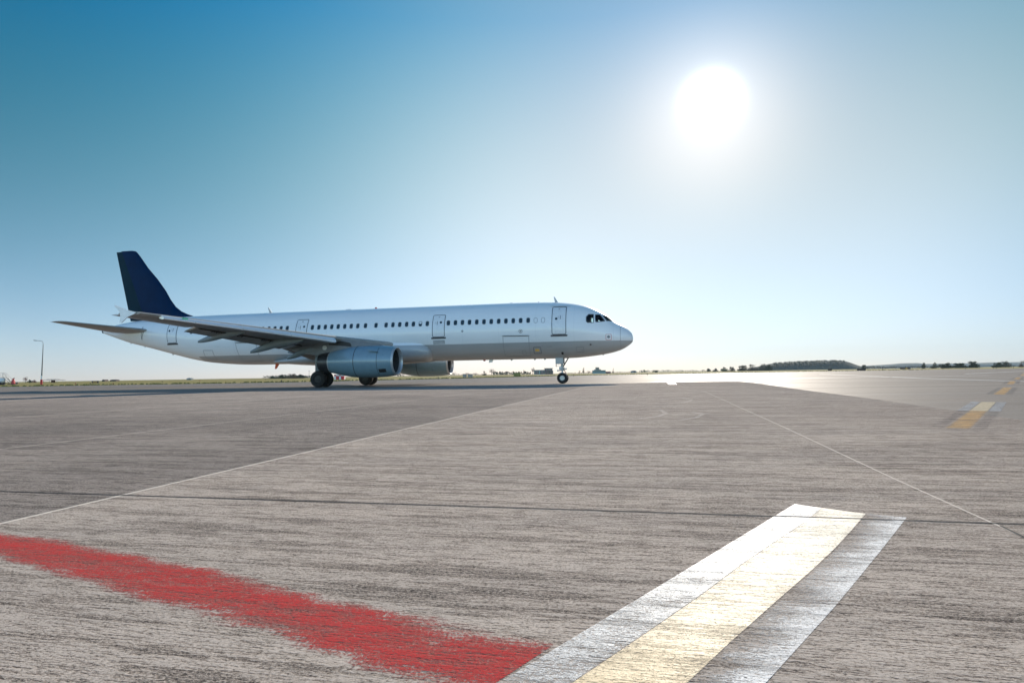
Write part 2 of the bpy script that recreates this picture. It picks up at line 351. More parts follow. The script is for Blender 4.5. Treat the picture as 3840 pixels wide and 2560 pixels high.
M_LW = paint_mat('white line paint', (.75, .74, .72), .66, .02, .45, show=.3)
line('road_marking', [(48, 95), (34.1, 57.3), (28.2, 42), (24.35, 29), (21, 17)], .24, 0, M_LW, 'long white line across the asphalt')
line('road_marking', [(48, 64.5), (76.7, 91.1), (120, 130)], .34, 0, M_LW)
line('road_marking', [(-60, 21), (-24, 32.2), (-2.9, 38.9), (5.8, 41.9), (10.3, 42.7)], .12, 0, M_LW, 'thin white line along the far edge of the concrete')
line('road_marking', [(10.05, 43.4), (13, 50), (20.6, 50.4), (40, 51)], .5, 0, M_LW)
stripe('road_marking', [(11.25, 44.6), (8.95, 34.9)], [(11.6, 44.2), (9.35, 34.6)], .0012, M_LW)
line('road_marking', [(-27.5, 58.9), (-32.7, 58.9), (-34.8, 57.8), (-33.6, 54.5), (-29.5, 51.8), (-22.7, 50.5), (-13, 50.3), (0, 52)], .16, 0, M_ORG, 'curved orange taxi line behind the airliner shadow')
line('road_marking', [(-80, 62), (-40, 66), (-10, 75), (20, 95)], .2, 0, M_LW)

# grass tufts along the apron edge
def tufts():
    b = MB(); rnd = random.Random(3)
    for i in range(len(EDGE)-3):
        a, c = Vector(EDGE[i]), Vector(EDGE[i+1]); L = (c-a).length
        for k in range(int(L*6)):
            p = a.lerp(c, rnd.random()); p = p+Vector((rnd.uniform(-.5, .5), rnd.uniform(-.25, 9)*rnd.random()))
            h = rnd.uniform(.08, .26); w = rnd.uniform(.1, .3); an = rnd.uniform(-.6, .6)
            x, y = p; dx, dy = math.cos(an)*w, math.sin(an)*w
            b.add([(x-dx, y-dy, -.06), (x+dx, y+dy, -.06), (x+dx*.6, y+dy+.04, h*rnd.uniform(.5, 1)), (x, y+.06, h), (x-dx*.7, y-dy+.05, h*rnd.uniform(.4, .9))], [(0, 1, 2, 3, 4)])
    o = b.build('grass', grass_mat('grass tufts', 1.15), smooth=0, recalc=False); tag(o, 'dry grass tufts along the edge of the asphalt', 'grass', kind='stuff')
tufts()

# ------------------------------------------------------------------ airliner body curves (metres; X aft of the nose, z over the ground)
TOP=pchip([0,.03,.1,.2,.35,.65,1.03,1.35,1.62,1.85,2.29,2.8,3.31,3.98,4.68,5.6,7.1,9,31,35.8,38,39.87,40.88,41.9,42.93,44.0,44.35,44.5],
 [3.12,3.33,3.5,3.63,3.78,4.0,4.21,4.4,4.66,4.86,5.13,5.37,5.55,5.70,5.81,5.89,5.94,5.96,5.96,5.93,5.87,5.80,5.745,5.65,5.50,5.30,5.2,5.12])
BOT=pchip([0,.03,.1,.2,.41,.74,1.35,2.02,3.05,4.07,5.1,9,29,31,32,33.9,35.36,36.8,38.8,40.3,41.87,43.12,44.5],
 [3.12,2.93,2.81,2.71,2.56,2.37,2.17,2.035,1.905,1.825,1.80,1.8,1.8,1.835,1.89,2.055,2.29,2.62,3.12,3.49,3.86,4.24,4.70])
HW=pchip([0,.03,.1,.2,.4,.75,1.35,2,3,4,5,6,30,32,34,36,38,40,42,43.5,44.5],
 [0,.22,.38,.50,.69,.93,1.24,1.48,1.74,1.88,1.95,1.975,1.975,1.955,1.87,1.70,1.45,1.12,.78,.5,.3])
ZC=pchip([0,1,2,4,6,30,34,38,42,44.5],[3.12,3.2,3.4,3.7,3.86,3.86,3.95,4.4,4.75,4.9])
def FY(X,z):
    zc=ZC(X);h=TOP(X)-zc if z>=zc else zc-BOT(X)
    q=1-((z-zc)/max(h,1e-6))**2
    return HW(X)*math.sqrt(max(q,0))
def L(X, Y, Z): return (-X, -Y, Z)            # X aft, Y starboard -> the airliner's own axes
def FN(X, z, e=.01):                          # outward normal of the starboard side
    dx = (FY(X+e, z)-FY(X-e, z))/(2*e); dz = (FY(X, z+e)-FY(X, z-e))/(2*e)
    n = Vector((-dx, 1, -dz)); return n.normalized()
def onbody(X, z, off=0.0):
    n = FN(X, z); y = FY(X, z); return L(X+n.x*off, y+n.y*off, z+n.z*off)
M_WH = None
def body_mat():
    t = NT('white airliner paint with grey belly'); sx = t.n('ShaderNodeSeparateXYZ'); t.l(t.co, sx.inputs[0])
    front = t.ramp(sx.outputs[0], -20.02, -20, 0, 1); lim = t.ramp(front, 0, 1, 2.53, 2.945)
    low = t.ramp(t.math('SUBTRACT', sx.outputs[2], lim), -.004, .004, 1, 0)
    low = t.math('MULTIPLY', low, t.ramp(sx.outputs[0], -34.4, -34.3, 0, 1))
    n = t.noise(t.mapping(t.co, sc=(.25, 1, 1.4)), 1.2, 6, .65)
    wh = t.mix(t.ramp(n, .3, .7), (.80, .805, .81), (.86, .862, .865)); gy = t.mix(t.ramp(n, .3, .7), (.36, .365, .37), (.42, .425, .43))
    col = t.mix(low, wh, gy)
    # streaks of oil and dirt drawn aft along the belly
    d = t.noise(t.mapping(t.co, sc=(.12, 3, 3)), 1.6, 6, .65)
    belly = t.math('MULTIPLY', t.ramp(sx.outputs[2], 1.8, 2.6, 1, 0), t.ramp(d, .45, .7, 0, .55))
    col = t.mix(belly, col, (.2, .17, .14))
    # panel joints: rings every 2.13 m and three lap joints along the skin
    px = t.math('ABSOLUTE', t.math('SUBTRACT', t.math('FRACT', t.math('MULTIPLY', sx.outputs[0], 1/2.6667)), .5))
    pz = t.math('MINIMUM', t.math('ABSOLUTE', t.math('SUBTRACT', sx.outputs[2], 5.28)), t.math('ABSOLUTE', t.math('SUBTRACT', sx.outputs[2], 3.2)))
    ln = t.math('MAXIMUM', t.ramp(px, .0, .006, .22, 0), t.ramp(pz, 0, .014, .16, 0))
    col = t.mix(ln, col, (.25, .26, .28))
    wav = t.noise(t.mapping(t.co, sc=(1.6, 1.6, 1.6)), 1.0, 2, .5)
    t.set(Base_Color=col, Roughness=t.ramp(n, .3, .7, .26, .36), Coat_Weight=.5, Coat_Roughness=.1, Normal=t.bump(wav, .12, .02)); return t.m
M_BODY = body_mat()
M_WPAINT = simple('white gloss paint', (.76, .77, .78), .28, var=.05, coat=.4)
M_GREYP = simple('light grey wing paint', (.46, .465, .47), .42, var=.1, coat=.1)
M_WINGU = simple('grey wing skin', (.33, .31, .285), .5, var=.14, scale=1.5)
M_PYL = simple('dark grey pylon paint', (.16, .165, .17), .45)
M_SLAT = simple('white leading edge', (.93, .93, .95), .22, metal=.5, var=.04)
M_FAIR = simple('grey flap fairing paint', (.17, .195, .205), .42, var=.1, coat=.2)
M_DK = simple('dark mechanism', (.04, .038, .036), .6, metal=.3, var=.3)
M_LINE = simple('door gap', (.10, .115, .13), .6)
M_FLINE = simple('fine panel gap', (.26, .27, .28), .6)
M_SILL = simple('dark scuff plate', (.07, .07, .08), .5)
M_GLASS = simple('dark cabin window', (.012, .035, .05), .08, var=.2)
M_FIN = simple('navy fin paint', (.0, .018, .062), .45, var=.15, coat=.0, scale=1.0)
M_RUD = simple('deep teal rudder paint', (.0, .022, .04), .45, var=.15, coat=.0, scale=1.0)
for _m in (M_FIN, M_RUD): _m.node_tree.nodes['Principled BSDF'].inputs['Specular IOR Level'].default_value = .05
M_NAC = simple('blue grey nacelle paint', (.19, .29, .35), .3, metal=.1, var=.06, coat=.5)
M_NAC2 = simple('warm grey nacelle paint', (.5, .49, .47), .35, var=.08, coat=.3)
M_LIP = simple('bare metal lip', (.5, .51, .52), .38, metal=.5, var=.06)
M_NOZ = simple('dark nozzle metal', (.09, .09, .095), .38, metal=.8, var=.2)
M_BLADE = simple('fan blade', (.015, .016, .018), .6, metal=.2)
M_DUCT = simple('inlet duct lining', (.045, .05, .055), .5, var=.1)
M_TYRE = simple('tyre rubber', (.018, .017, .017), .8, var=.25, scale=12)
M_RIM = simple('wheel rim', (.42, .42, .42), .35, metal=.6, var=.1)
M_STRUT = simple('gear strut paint', (.55, .55, .54), .4, metal=.2, var=.15, scale=9)
M_ORANGE = simple('orange red mast', (.75, .11, .02), .5); M_REDM = simple('red paint', (.5, .02, .03), .5)
M_SEAT = simple('cockpit interior', (.03, .035, .045), .7)
def clear_glass():
    t = NT('clear cockpit glass'); t.t.nodes.remove(t.p)
    tr = t.n('ShaderNodeBsdfTransparent'); tr.inputs[0].default_value = (.72, .86, .86, 1); gl = t.n('ShaderNodeBsdfGlossy'); gl.inputs['Roughness'].default_value = .03
    fr = t.n('ShaderNodeFresnel'); fr.inputs[0].default_value = 1.5; mx = t.n('ShaderNodeMixShader'); t.l(fr.outputs[0], mx.inputs[0]); t.l(tr.outputs[0], mx.inputs[1]); t.l(gl.outputs[0], mx.inputs[2]); t.l(mx.outputs[0], t.out.inputs[0]); return t.m
M_CLEAR = clear_glass()

A = empty('airliner', (8.5914, 42.8931, 0), -.2085)
tag(A, 'long white twin engine airliner with grey belly and navy tail fin, standing on the apron', 'airplane')

# ---- fuselage
def ring(X, n=80, shrink=0.0, zmin=None):
    zc, top, bot, hw = ZC(X), TOP(X)-shrink, BOT(X)+shrink, max(HW(X)-shrink, .002); r = []
    for k in range(n):
        t = 2*math.pi*k/n; s_ = math.sin(t); z = zc+(top-zc if s_ > 0 else zc-bot)*s_
        if zmin is not None: z = max(z, zmin)
        r.append(L(X, hw*math.cos(t), z))
    return r
st = [.0015, .006, .014, .03, .05, .075, .1, .14, .2, .27, .35, .45, .55, .65, .78, .9, 1.03, 1.15, 1.27, 1.38, 1.5, 1.62, 1.75, 1.87, 2, 2.2, 2.4, 2.6, 2.8, 3.05, 3.3, 3.6, 3.98, 4.35, 4.7, 5.1, 5.6, 6.3, 7.1, 8, 9]
x_ = 10.0
while x_ < 29: st.append(x_); x_ += 1.0
while x_ < 44: st.append(x_); x_ += .35
st += [44.1, 44.25, 44.4, 44.5]
fus = MB().loft([ring(X) for X in st]).build('fuselage', [M_BODY, M_SEAT], A, smooth=40)
ckA = [(3.006, 4.804), (2.68, 4.805), (2.665, 4.207), (3.057, 4.211), (3.154, 4.304), (3.16, 4.616)]
ckB = [(2.551, 4.778), (2.241, 4.787), (1.891, 4.321), (2.448, 4.24), (2.538, 4.299)]
ckC = [(2.08, 4.745), (1.79, 4.66), (1.44, 4.335), (1.775, 4.335)]
cuts = []
def cavity(X, zmin=3.75, n=24):
    zc, top, hw = ZC(X), TOP(X)-.09, HW(X)-.09; a0 = math.asin(max(-.95, min(.95, (zmin-zc)/(top-zc))))
    return [L(X, hw*math.cos(a), zc+(top-zc)*math.sin(a)) for a in [a0+(math.pi-2*a0)*k/(n-1) for k in range(n)]]
cuts.append(MB().loft([cavity(X) for X in (1.55, 1.75, 2, 2.3, 2.6, 2.9, 3.25, 3.6)]).build('cut', M_SEAT, None, smooth=0))
for P in (ckA, ckB, ckC): cuts.append(MB().prism([(-x, z) for x, z in P], (-2.4, 2.4)).build('cut', M_SEAT, None, smooth=0))
for c in cuts:
    md = fus.modifiers.new('b', 'BOOLEAN'); md.operation = 'DIFFERENCE'; md.solver = 'EXACT'; md.object = c; c.location = A.location; c.rotation_euler = A.rotation_euler
bpy.context.view_layer.update()
dg = bpy.context.evaluated_depsgraph_get(); me2 = bpy.data.meshes.new_from_object(fus.evaluated_get(dg), preserve_all_data_layers=True, depsgraph=dg)
fus.modifiers.clear(); fus.data = me2
for c in cuts: bpy.data.objects.remove(c, do_unlink=True)
me2.set_sharp_from_angle(angle=math.radians(25))

def densify(poly, step=.12):
    r = []
    for i, a in enumerate(poly):
        b = poly[(i+1) % len(poly)]; n = max(1, int(math.hypot(b[0]-a[0], b[1]-a[1])/step))
        for k in range(n): r.append(lerp(a, b, k/n))
    return r
def rrect(x, z, w, h, r, n=5):
    p = []
    for cx, cz, a0 in ((w/2-r, h/2-r, 0), (-w/2+r, h/2-r, 90), (-w/2+r, -h/2+r, 180), (w/2-r, -h/2+r, 270)):
        for k in range(n): a = math.radians(a0+90*k/(n-1)); p.append((x+cx+r*math.cos(a), z+cz+r*math.sin(a)))
    return p
def patch(name, poly, mat, parent, off=.006, rings=4, thick=True):
    P = densify(poly); cx = sum(p[0] for p in P)/len(P); cz = sum(p[1] for p in P)/len(P); n = len(P); vs = [onbody(cx, cz, off)]; fs = []
    for j in range(1, rings+1):
        for p in P: q = lerp((cx, cz), p, j/rings); vs.append(onbody(q[0], q[1], off))
    for k in range(n): fs.append((0, 1+k, 1+(k+1) % n))
    for j in range(rings-1):
        for k in range(n): fs.append((1+j*n+k, 1+(j+1)*n+k, 1+(j+1)*n+(k+1) % n, 1+j*n+(k+1) % n))
    if thick:
        o = len(vs); vs += [onbody(p[0], p[1], -.02) for p in P]
        for k in range(n): fs.append((1+(rings-1)*n+k, o+k, o+(k+1) % n, 1+(rings-1)*n+(k+1) % n))
    return MB().add(vs, fs).build(name, mat, parent, smooth=40)
def outline(name, poly, w, mat, parent, off=.01, closed=True):
    P = densify(poly, .1); n = len(P); vs = []; fs = []
    for i, p in enumerate(P):
        a, b = (P[i-1] if (closed or i) else p), (P[(i+1) % n] if (closed or i < n-1) else p); d = Vector((b[0]-a[0], b[1]-a[1])).normalized(); m = Vector((-d.y, d.x))*w/2
        for sg in (1, -1): vs.append(onbody(p[0]+m.x*sg, p[1]+m.y*sg, off))
        for sg in (-1, 1): vs.append(onbody(p[0]-m.x*(-sg)*-1, p[1]-m.y*(-sg)*-1, -.01))
    for i in range(n if closed else n-1):
        j = (i+1) % n
        for k in range(4): fs.append((i*4+k, i*4+(k+1) % 4, j*4+(k+1) % 4, j*4+k))
    return MB().add(vs, fs).build(name, mat, parent, smooth=40)

# ---- cabin windows (starboard row)
WX = [7.194, 7.734, 8.269, 8.8, 9.327, 9.871, 10.404, 10.939, 11.477, 12.004, 12.532, 13.064, 14.671, 15.202, 15.743, 16.272, 16.811, 17.345, 17.882, 18.682, 19.525, 20.146, 20.675, 21.206, 21.741, 22.269, 22.8, 23.333, 23.878,
      26.001, 26.528, 27.06, 27.577, 28.11, 28.64, 29.17, 29.71, 30.24, 30.77, 31.3, 31.84, 32.37, 32.9, 33.428, 34.003, 34.556]
for X in WX:
    z = 4.475+.001*X
    w = patch('cabin_window', rrect(X, z, .235, .345, .09), M_GLASS, A, .008, 2)
    outline('window_frame', rrect(X, z, .265, .375, .1), .022, M_GREYP, w, .011)
    if X == 15.202: patch('window_shade', rrect(X, z+.075, .19, .15, .05), M_WPAINT, w, .011, 2)
for X in (6.665, 6.138): outline('plugged_window', rrect(X, 4.46, .24, .35, .1), .025, M_FLINE, A, .006)

def door(x0, x1, z0, z1, xs=0, win=None, sill=.11, r=.09, sk=0.0):
    cx, cz = (x0+x1)/2, (z0+z1)/2; P = [(p[0]+sk*(p[1]-cz), p[1]) for p in rrect(cx, cz, x1-x0, z1-z0, r)]
    d = patch('door', P, M_WPAINT, A, .012, 8)
    outline('door_gap', P, .045, M_LINE, d, .015)
    if sill:
        xa = sk*(z0-cz)
        patch('door_sill', [(x0-.1+xa, z0+.09), (x0+.0+xa, z0-.03), (x1+xa, z0-.03), (x1+.1+xa, z0+.09), (x1+.1+xa, z0-.03), (x1+.02+xa, z0-.03-sill), (x0-.02+xa, z0-.03-sill), (x0-.1+xa, z0-.03)][::1] if False else rrect(cx+xa, z0-.03-sill/2, x1-x0+.2, sill, .04), M_SILL, d, .03, 2)
    if win: patch('door_window', rrect(win[0], win[1], .17, .17, .08), M_GLASS, d, .02, 2)
    hx = cx+(.1 if win and win[0] < cx else -.1)
    patch('door_handle', rrect(hx, cz+.2, .035, .26, .015), M_SILL, d, .017, 2)
    for a, b, w_, h_ in ((hx+.14, cz+.25, .1, .02), (hx+.13, cz+.17, .12, .015), (cx, z1-.16, .12, .045)): patch('stencil', rrect(a, b, w_, h_, .007, 3), M_FLINE, d, .017, 1)
    return d
d1 = door(4.55, 5.515, 3.44, 5.40, win=(5.217, 4.53))
line_ = outline('rain_gutter', [(5.75, 5.47), (4.3, 5.43)], .03, M_WPAINT, d1, .03, closed=False)
door(13.35, 14.26, 3.50, 5.10, win=(13.634, 4.54), sk=-.0)
patch('notice_panel', rrect(13.8, 3.12, .9, .28, .03), M_GREYP, A, .008, 2)
for k in range(6): patch('stencil', rrect(13.48+.12*k, 3.2, .06, .02, .006, 3), M_LINE, A, .012, 1)
door(24.32, 25.25, 3.50, 5.14, win=(24.578, 4.57))
door(36.03, 36.98, 3.66, 5.35, win=(36.764, 4.64), sk=0.0)
for nm, P in (('cargo_door', [(9.03, 3.39), (7.17, 3.36), (7.22, 1.99), (9.08, 2.0)]), ('cargo_door', [(30.44, 3.47), (28.65, 3.45), (28.68, 2.05), (30.4, 2.05)]), ('bulk_door', [(33.55, 2.99), (32.68, 2.97), (32.75, 2.25), (33.7, 2.3)]),
              ('access_panel', [(3.9, 2.55), (3.4, 2.55), (3.4, 2.2), (3.9, 2.2)]), ('access_panel', [(7.75, 2.38), (7.5, 2.38), (7.5, 2.1), (7.75, 2.1)])):
    outline(nm, P, .03, M_FLINE, A, .006)
outline('cargo_hinge', [(9.1, 3.44), (7.1, 3.41)], .05, M_GREYP, A, .03, closed=False)
outline('cargo_hinge', [(30.5, 3.53), (28.4, 3.51)], .05, M_FLINE, A, .03, closed=False)
pl = outline('static_plate', rrect(1.66, 3.18, .36, .38, .03), .022, M_REDM, A, .006); patch('static_port', rrect(1.66, 3.2, .2, .2, .1), M_FLINE, pl, .008, 2)
ov = outline('refuel_panel', rrect(6.66, 2.38, .52, .42, .04), .03, M_LINE, A, .006); patch('yellow_mark', rrect(6.67, 2.39, .32, .15, .07), simple('yellow mark', (.75, .45, .1), .5), ov, .008, 2)
patch('service_hatch', rrect(4.914, 2.14, .15, .16, .02), M_DK, A, .006, 2)
e_ = outline('round_marking', rrect(7.744, 3.73, .24, .24, .12), .03, M_LINE, A, .006); patch('marking_star', rrect(7.744, 3.73, .1, .1, .05), M_LINE, e_, .006, 2)
outline('round_marking', rrect(12.0, 3.855, .11, .11, .055), .04, M_LINE, A, .006)
patch('pitot_probe', rrect(2.9, 2.7, .12, .05, .02), M_DK, A, .05, 2)
outline('radome_seam', [(.87, ZC(.87)+(TOP(.87)-ZC(.87))*math.sin(a)) if a > 0 else (.87, ZC(.87)+(ZC(.87)-BOT(.87))*math.sin(a)) for a in [math.radians(k) for k in range(-70, 71, 10)]], .022, M_FLINE, A, .004, closed=False)
outline('tail_seam', [(39.79, 5.1), (39.6, 4.67), (39.9, 4.0)], .05, M_LINE, A, .006, closed=False)

# ---- cockpit windows: frames round real openings, clear panes
for nm, P in (('cockpit_window', ckA), ('cockpit_window', ckB), ('windshield', ckC)):
    for sd in (1, -1):
        pn = patch(nm, P, M_CLEAR, A, -.03, 3, thick=False); fr = outline('window_frame', P, .05, M_LINE, pn, .008)
        if sd < 0:
            for o in (pn, fr): o.data.transform(Matrix.Scale(-1, 4, (0, 1, 0))); o.data.flip_normals()
for X, sgn in ((2.95, .52), (2.95, -.52)):      # crew seats
    s_ = MB().box(L(X+.2, sgn, 4.1), (.12, .46, .8), ry=.1).box(L(X-.05, sgn, 3.83), (.45, .46, .12)).build('crew_seat', M_SEAT, A, bevel=.03)
MB().box(L(1.95, 0, 4.12), (.35, 1.5, .28)).build('glareshield', M_SEAT, A, bevel=.04)

# ---- wing and belly
def airfoil(n=14, c0=0.0, c1=1.0, th=.12):
    def t(x): return 5*th*(.2969*math.sqrt(x)-.126*x-.3516*x*x+.2843*x**3-.1036*x**4)
    xs = [c0+(c1-c0)*(1-math.cos(math.pi*k/n))/2 for k in range(n+1)]
    up = [(x, t(x)*1.05) for x in xs]; lo = [(x, -t(x)*.85) for x in xs]
    if c0 <= 0: return up[::-1]+lo[1:]
    return up[::-1]+lo
def WS(Y):     # leading edge X, chord, z of leading edge, incidence, thickness
    le = 17.3+(Y-2)*.509; te = 23.45 if Y <= 6.4 else 23.45+(Y-6.4)*(26.75-23.45)/10.65
    if Y < 2: le = 17.3-(2-Y)*.7
    f = (Y-2)/15.05; z = 2.96+(Y-2)*.0825; return le, te-le, z, math.radians(4.6-3.6*f), .15-.04*f
def wpt(Y, x, t, sd, dz=0.0, drot=0.0, hx=.75, dx=0.0):
    le, c, z, inc, th = WS(Y)
    if drot:
        rx, rz = (x-hx)*c, t*c; x2 = rx*math.cos(drot)+rz*math.sin(drot); z2 = -rx*math.sin(drot)+rz*math.cos(drot); X = hx*c+x2; Zz = z2
    else: X = x*c; Zz = t*c
    return L(le+X*math.cos(inc)+Zz*math.sin(inc)+dx, sd*Y, z-X*math.sin(inc)+Zz*math.cos(inc)+dz)
def wloft(Ys, c0, c1, sd, **k):
    rings = []
    for Y in Ys:
        th = WS(Y)[4]; g = k.get('grow', 0.0); rings.append([wpt(Y, x, t+(g if t > 0 else -g), sd, k.get('dz', 0), k.get('drot', 0), k.get('hx', .75), k.get('dx', 0)) for x, t in airfoil(14, c0, c1, th)])
    return MB().loft(rings)
def flapfoil(Ys, c0, c1, sd, drot, dz, dx):
    rings = []
    for Y in Ys:
        le, c, z, inc, th = WS(Y); L0 = c1-c0; r = []
        for x, t in airfoil(12, 0, 1, .14): r.append(wpt(Y, c0+x*L0, t*L0-.012, sd, dz, drot, c0, dx))
        rings.append(r)
    return MB().loft(rings)
def make_wing(sd):
    w = wloft([1.2, 2.0, 3.5, 5, 6.4, 8.5, 11, 13.1], 0, .74, sd).build('wing', M_WINGU, A, smooth=30)
    wloft([13.1, 14.5, 16, 17.0], 0, .74, sd).build('wing_outer_panel', M_WINGU, w, smooth=30)
    for Ys in ([2.75, 4, 5.3], [6.5, 8, 9.4], [9.43, 11, 12.2], [12.23, 13.5, 14.6], [14.63, 15.5, 16.1]):
        wloft(Ys, -.0, .135, sd, grow=.004, hx=.135, drot=-.42, dx=-.18, dz=-.05).build('slat', M_SLAT, w, smooth=50)
    flapfoil([2.3, 4.2, 6.3], .72, 1.04, sd, .20, -.05, .05).build('flap', M_WINGU, w, smooth=50)
    flapfoil([6.5, 8, 10, 13.05], .72, 1.06, sd, .24, -.04, .05).build('flap', M_WINGU, w, smooth=50)
    flapfoil([13.15, 14.8, 16.3], .735, 1.0, sd, .02, .0, .0).build('aileron', M_GREYP, w, smooth=50)
    flapfoil([16.35, 17.0], .735, 1.0, sd, 0, 0, 0).build('wing_tip', M_GREYP, w, smooth=50)
    # hinge mechanism in the gap ahead of the flaps
    mb = MB().tube([wpt(Y, .735, -.05, sd) for Y in (2.6, 4, 6.2, 8, 10, 12.9)], .035, 6); rnd = random.Random(5)
    for Yc in (3.2, 5.4, 7.3, 8.6, 10.5, 11.8):
        for k in range(5):
            Y = Yc+(k-2)*.14; a = Vector(wpt(Y, .715, -.045, sd)); b_ = Vector(wpt(Y, .775, -.075, sd)); mb.tube([a, b_], .02+.02*rnd.random(), 5)
    mb.build('flap_linkage', M_DK, w)
    def canoe(pts, wd, ht):
        rings = []; n = len(pts); P = [Vector(L(X, sd*Y, Z)) for X, Y, Z in pts]
        N = 14
        for i in range(N+1):
            f = i/N; j = f*(n-1); a = int(min(j, n-2)); p = P[a].lerp(P[a+1], j-a); s_ = max(.02, (math.sin(math.pi*min(1, f*.92+.04)))**.62)
            rings.append([(p.x, p.y+wd*s_*math.cos(t), p.z+ht*s_*math.sin(t)*(1 if math.sin(t) < 0 else .8)) for t in [2*math.pi*k/14 for k in range(14)]])
        return MB().loft(rings)
    for pts, wd, ht in (([(22.9, 11.2, 3.55), (24.5, 11.2, 3.43), (26.2, 11.2, 3.02)], .15, .26), ([(20.9, 8.1, 3.16), (22.9, 8.1, 3.0), (24.75, 8.1, 2.45)], .17, .31),
                        ([(21.3, 3.5, 2.55), (23.2, 3.5, 2.6), (24.9, 3.5, 2.6)], .17, .22), ([(20.9, 5.8, 2.75), (22.2, 5.8, 2.55), (23.5, 5.8, 2.05)], .19, .27)):
        canoe(pts, wd, ht).build('flap_fairing', M_FAIR, w, smooth=60)
    fn = [(25.15, 4.24), (25.6, 4.36), (26.38, 4.64), (26.48, 4.63), (26.1, 4.24), (26.08, 4.0), (26.12, 3.72), (26.0, 3.71), (25.65, 4.0), (25.2, 4.16)]
    MB().prism([(-x, z) for x, z in fn], (-sd*17.03, -sd*17.08)).build('wingtip_fence', M_WPAINT, w, smooth=0)
    MB().tube([L(23.78, sd*14.95, 4.03), L(23.93, sd*15.2, 4.05)], .04, 6).build('tip_lamp', simple('lamp glass green' if sd > 0 else 'lamp glass red', (.05, .6, .35) if sd > 0 else (.6, .05, .05), .15), w)
    # pylon
    py = [(15.75, 2.6), (16.6, 2.86), (17.8, 3.06), (19.0, 3.22), (19.95, 3.32), (21.5, 3.1), (23.0, 2.8), (23.2, 2.6), (22.3, 2.35), (21.2, 2.2), (20.4, 2.25), (19.5, 2.35), (18.2, 2.5)]
    pyl = MB().prism([(-x, z) for x, z in py], (-sd*(5.75-.19), -sd*(5.75+.19))).build('engine_pylon', M_PYL, A, bevel=.04)
    MB().lathe([(0, .16), (.012, .16)], L(20.6, sd*5.95, 2.72), 'y', 20).build('access_panel', M_NAC2, pyl)
    MB().prism([(-18.6, 2.75), (-20.3, 2.9), (-20.2, 3.2), (-19.2, 3.12), (-18.7, 3.0)], (-sd*5.93, -sd*5.95)).build('grille_panel', M_DK, pyl, smooth=0)
    # engine: nacelle with inlet lip, duct, fan, nozzle
    c = L(0, sd*5.75, 1.72); mt = M_NAC
    e = MB().lathe([(-15.48, .955), (-15.7, .99), (-16.1, 1.035), (-16.6, 1.062), (-17.2, 1.075), (-18.0, 1.072), (-18.5, 1.04), (-19.0, .965), (-19.5, .865), (-20.08, .735), (-20.08, .66), (-18, .9), (-16.0, .86), (-15.5, .86)], c, n=56, caps=False).build('engine', mt, A, smooth=30)
    MB().lathe([(-15.49, .955), (-15.42, .935), (-15.37, .9), (-15.36, .87), (-15.39, .84), (-15.47, .815), (-15.6, .80)], c, n=56, caps=False).build('inlet_lip', M_LIP, e, smooth=60)
    MB().lathe([(-15.6, .80), (-15.9, .79), (-16.6, .82)], c, n=48, caps=False).build('inlet_duct', M_DUCT, e, smooth=60)
    MB().lathe([(-16.62, .83), (-16.66, .83)], c, n=40).build('fan_backing', M_DK, e)
    fb = MB()
    for k in range(22):
        a = 2*math.pi*k/22; ca, sa = math.cos(a), math.sin(a); ca2, sa2 = math.cos(a+.2), math.sin(a+.2)
        fb.add([(c[0]-16.5, c[1]+.22*ca, c[2]+.22*sa), (c[0]-16.45, c[1]+.8*ca, c[2]+.8*sa), (c[0]-16.6, c[1]+.8*ca2, c[2]+.8*sa2), (c[0]-16.6, c[1]+.22*ca2, c[2]+.22*sa2)], [(0, 1, 2, 3)])
    fb.build('fan', M_BLADE, e, smooth=0, recalc=False)
    MB().lathe([(-16.15, .01), (-16.2, .07), (-16.35, .16), (-16.55, .24)], c, n=24).build('spinner', M_NOZ, e, smooth=60)
    MB().lathe([(-20.08, .742), (-20.14, .738), (-20.14, .66)], c, n=48, caps=False).build('nozzle_ring', M_LIP, e, smooth=30)
    MB().lathe([(-20.12, .72), (-20.5, .68), (-20.95, .60), (-20.95, .57), (-20.4, .6)], c, n=48, caps=False).build('nozzle', M_NOZ, e, smooth=40)
    MB().lathe([(-20.3, .4), (-20.8, .3), (-21.35, .02)], c, n=24).build('exhaust_cone', M_NOZ, e, smooth=60)
    MB().lathe([(-18.06, 1.0715), (-18.1, 1.072), (-18.1, 1.03)], tuple(Vector(c)+Vector((0, 0, .0))), n=56, caps=False).build('cowl_seam', M_DK, e).scale = (1, 1, 1)
    # strake, vent and latch line on the outboard side
    sy = c[1]-.98 if sd > 0 else c[1]+.98
    MB().prism([(-16.35, 2.32), (-17.05, 2.46), (-17.05, 2.43)], (c[1]-sd*.86, c[1]-sd*1.03)).build('strake', M_NAC, e, smooth=0)
    a = math.radians(-38)
    def cyl(X, ang, r): return (-X, c[1]-sd*r*math.cos(ang), c[2]+r*math.sin(ang))
    vs = []; fs = []
    for X in (15.85, 16.1, 16.35):
        for k in range(5): an = math.radians(-30-4*k); vs.append(cyl(X, an, (1.012 if X < 16 else 1.04 if X < 16.2 else 1.056)+.006))
    for i in range(2):
        for k in range(4): fs.append((i*5+k, i*5+k+1, i*5+6+k, i*5+5+k))
    MB().add(vs, fs).build('cowl_vent', M_DK, e, smooth=0)
    vs = []; fs = []
    for i in range(21):
        an = math.radians(-60+6*i)
        for X in (16.42, 16.445): vs.append(cyl(X, an, 1.0585))
    fs = [(2*i, 2*i+1, 2*i+3, 2*i+2) for i in range(20)]; MB().add(vs, fs).build('cowl_line', M_DK, e, smooth=0)
for sd in (1, -1): make_wing(sd)

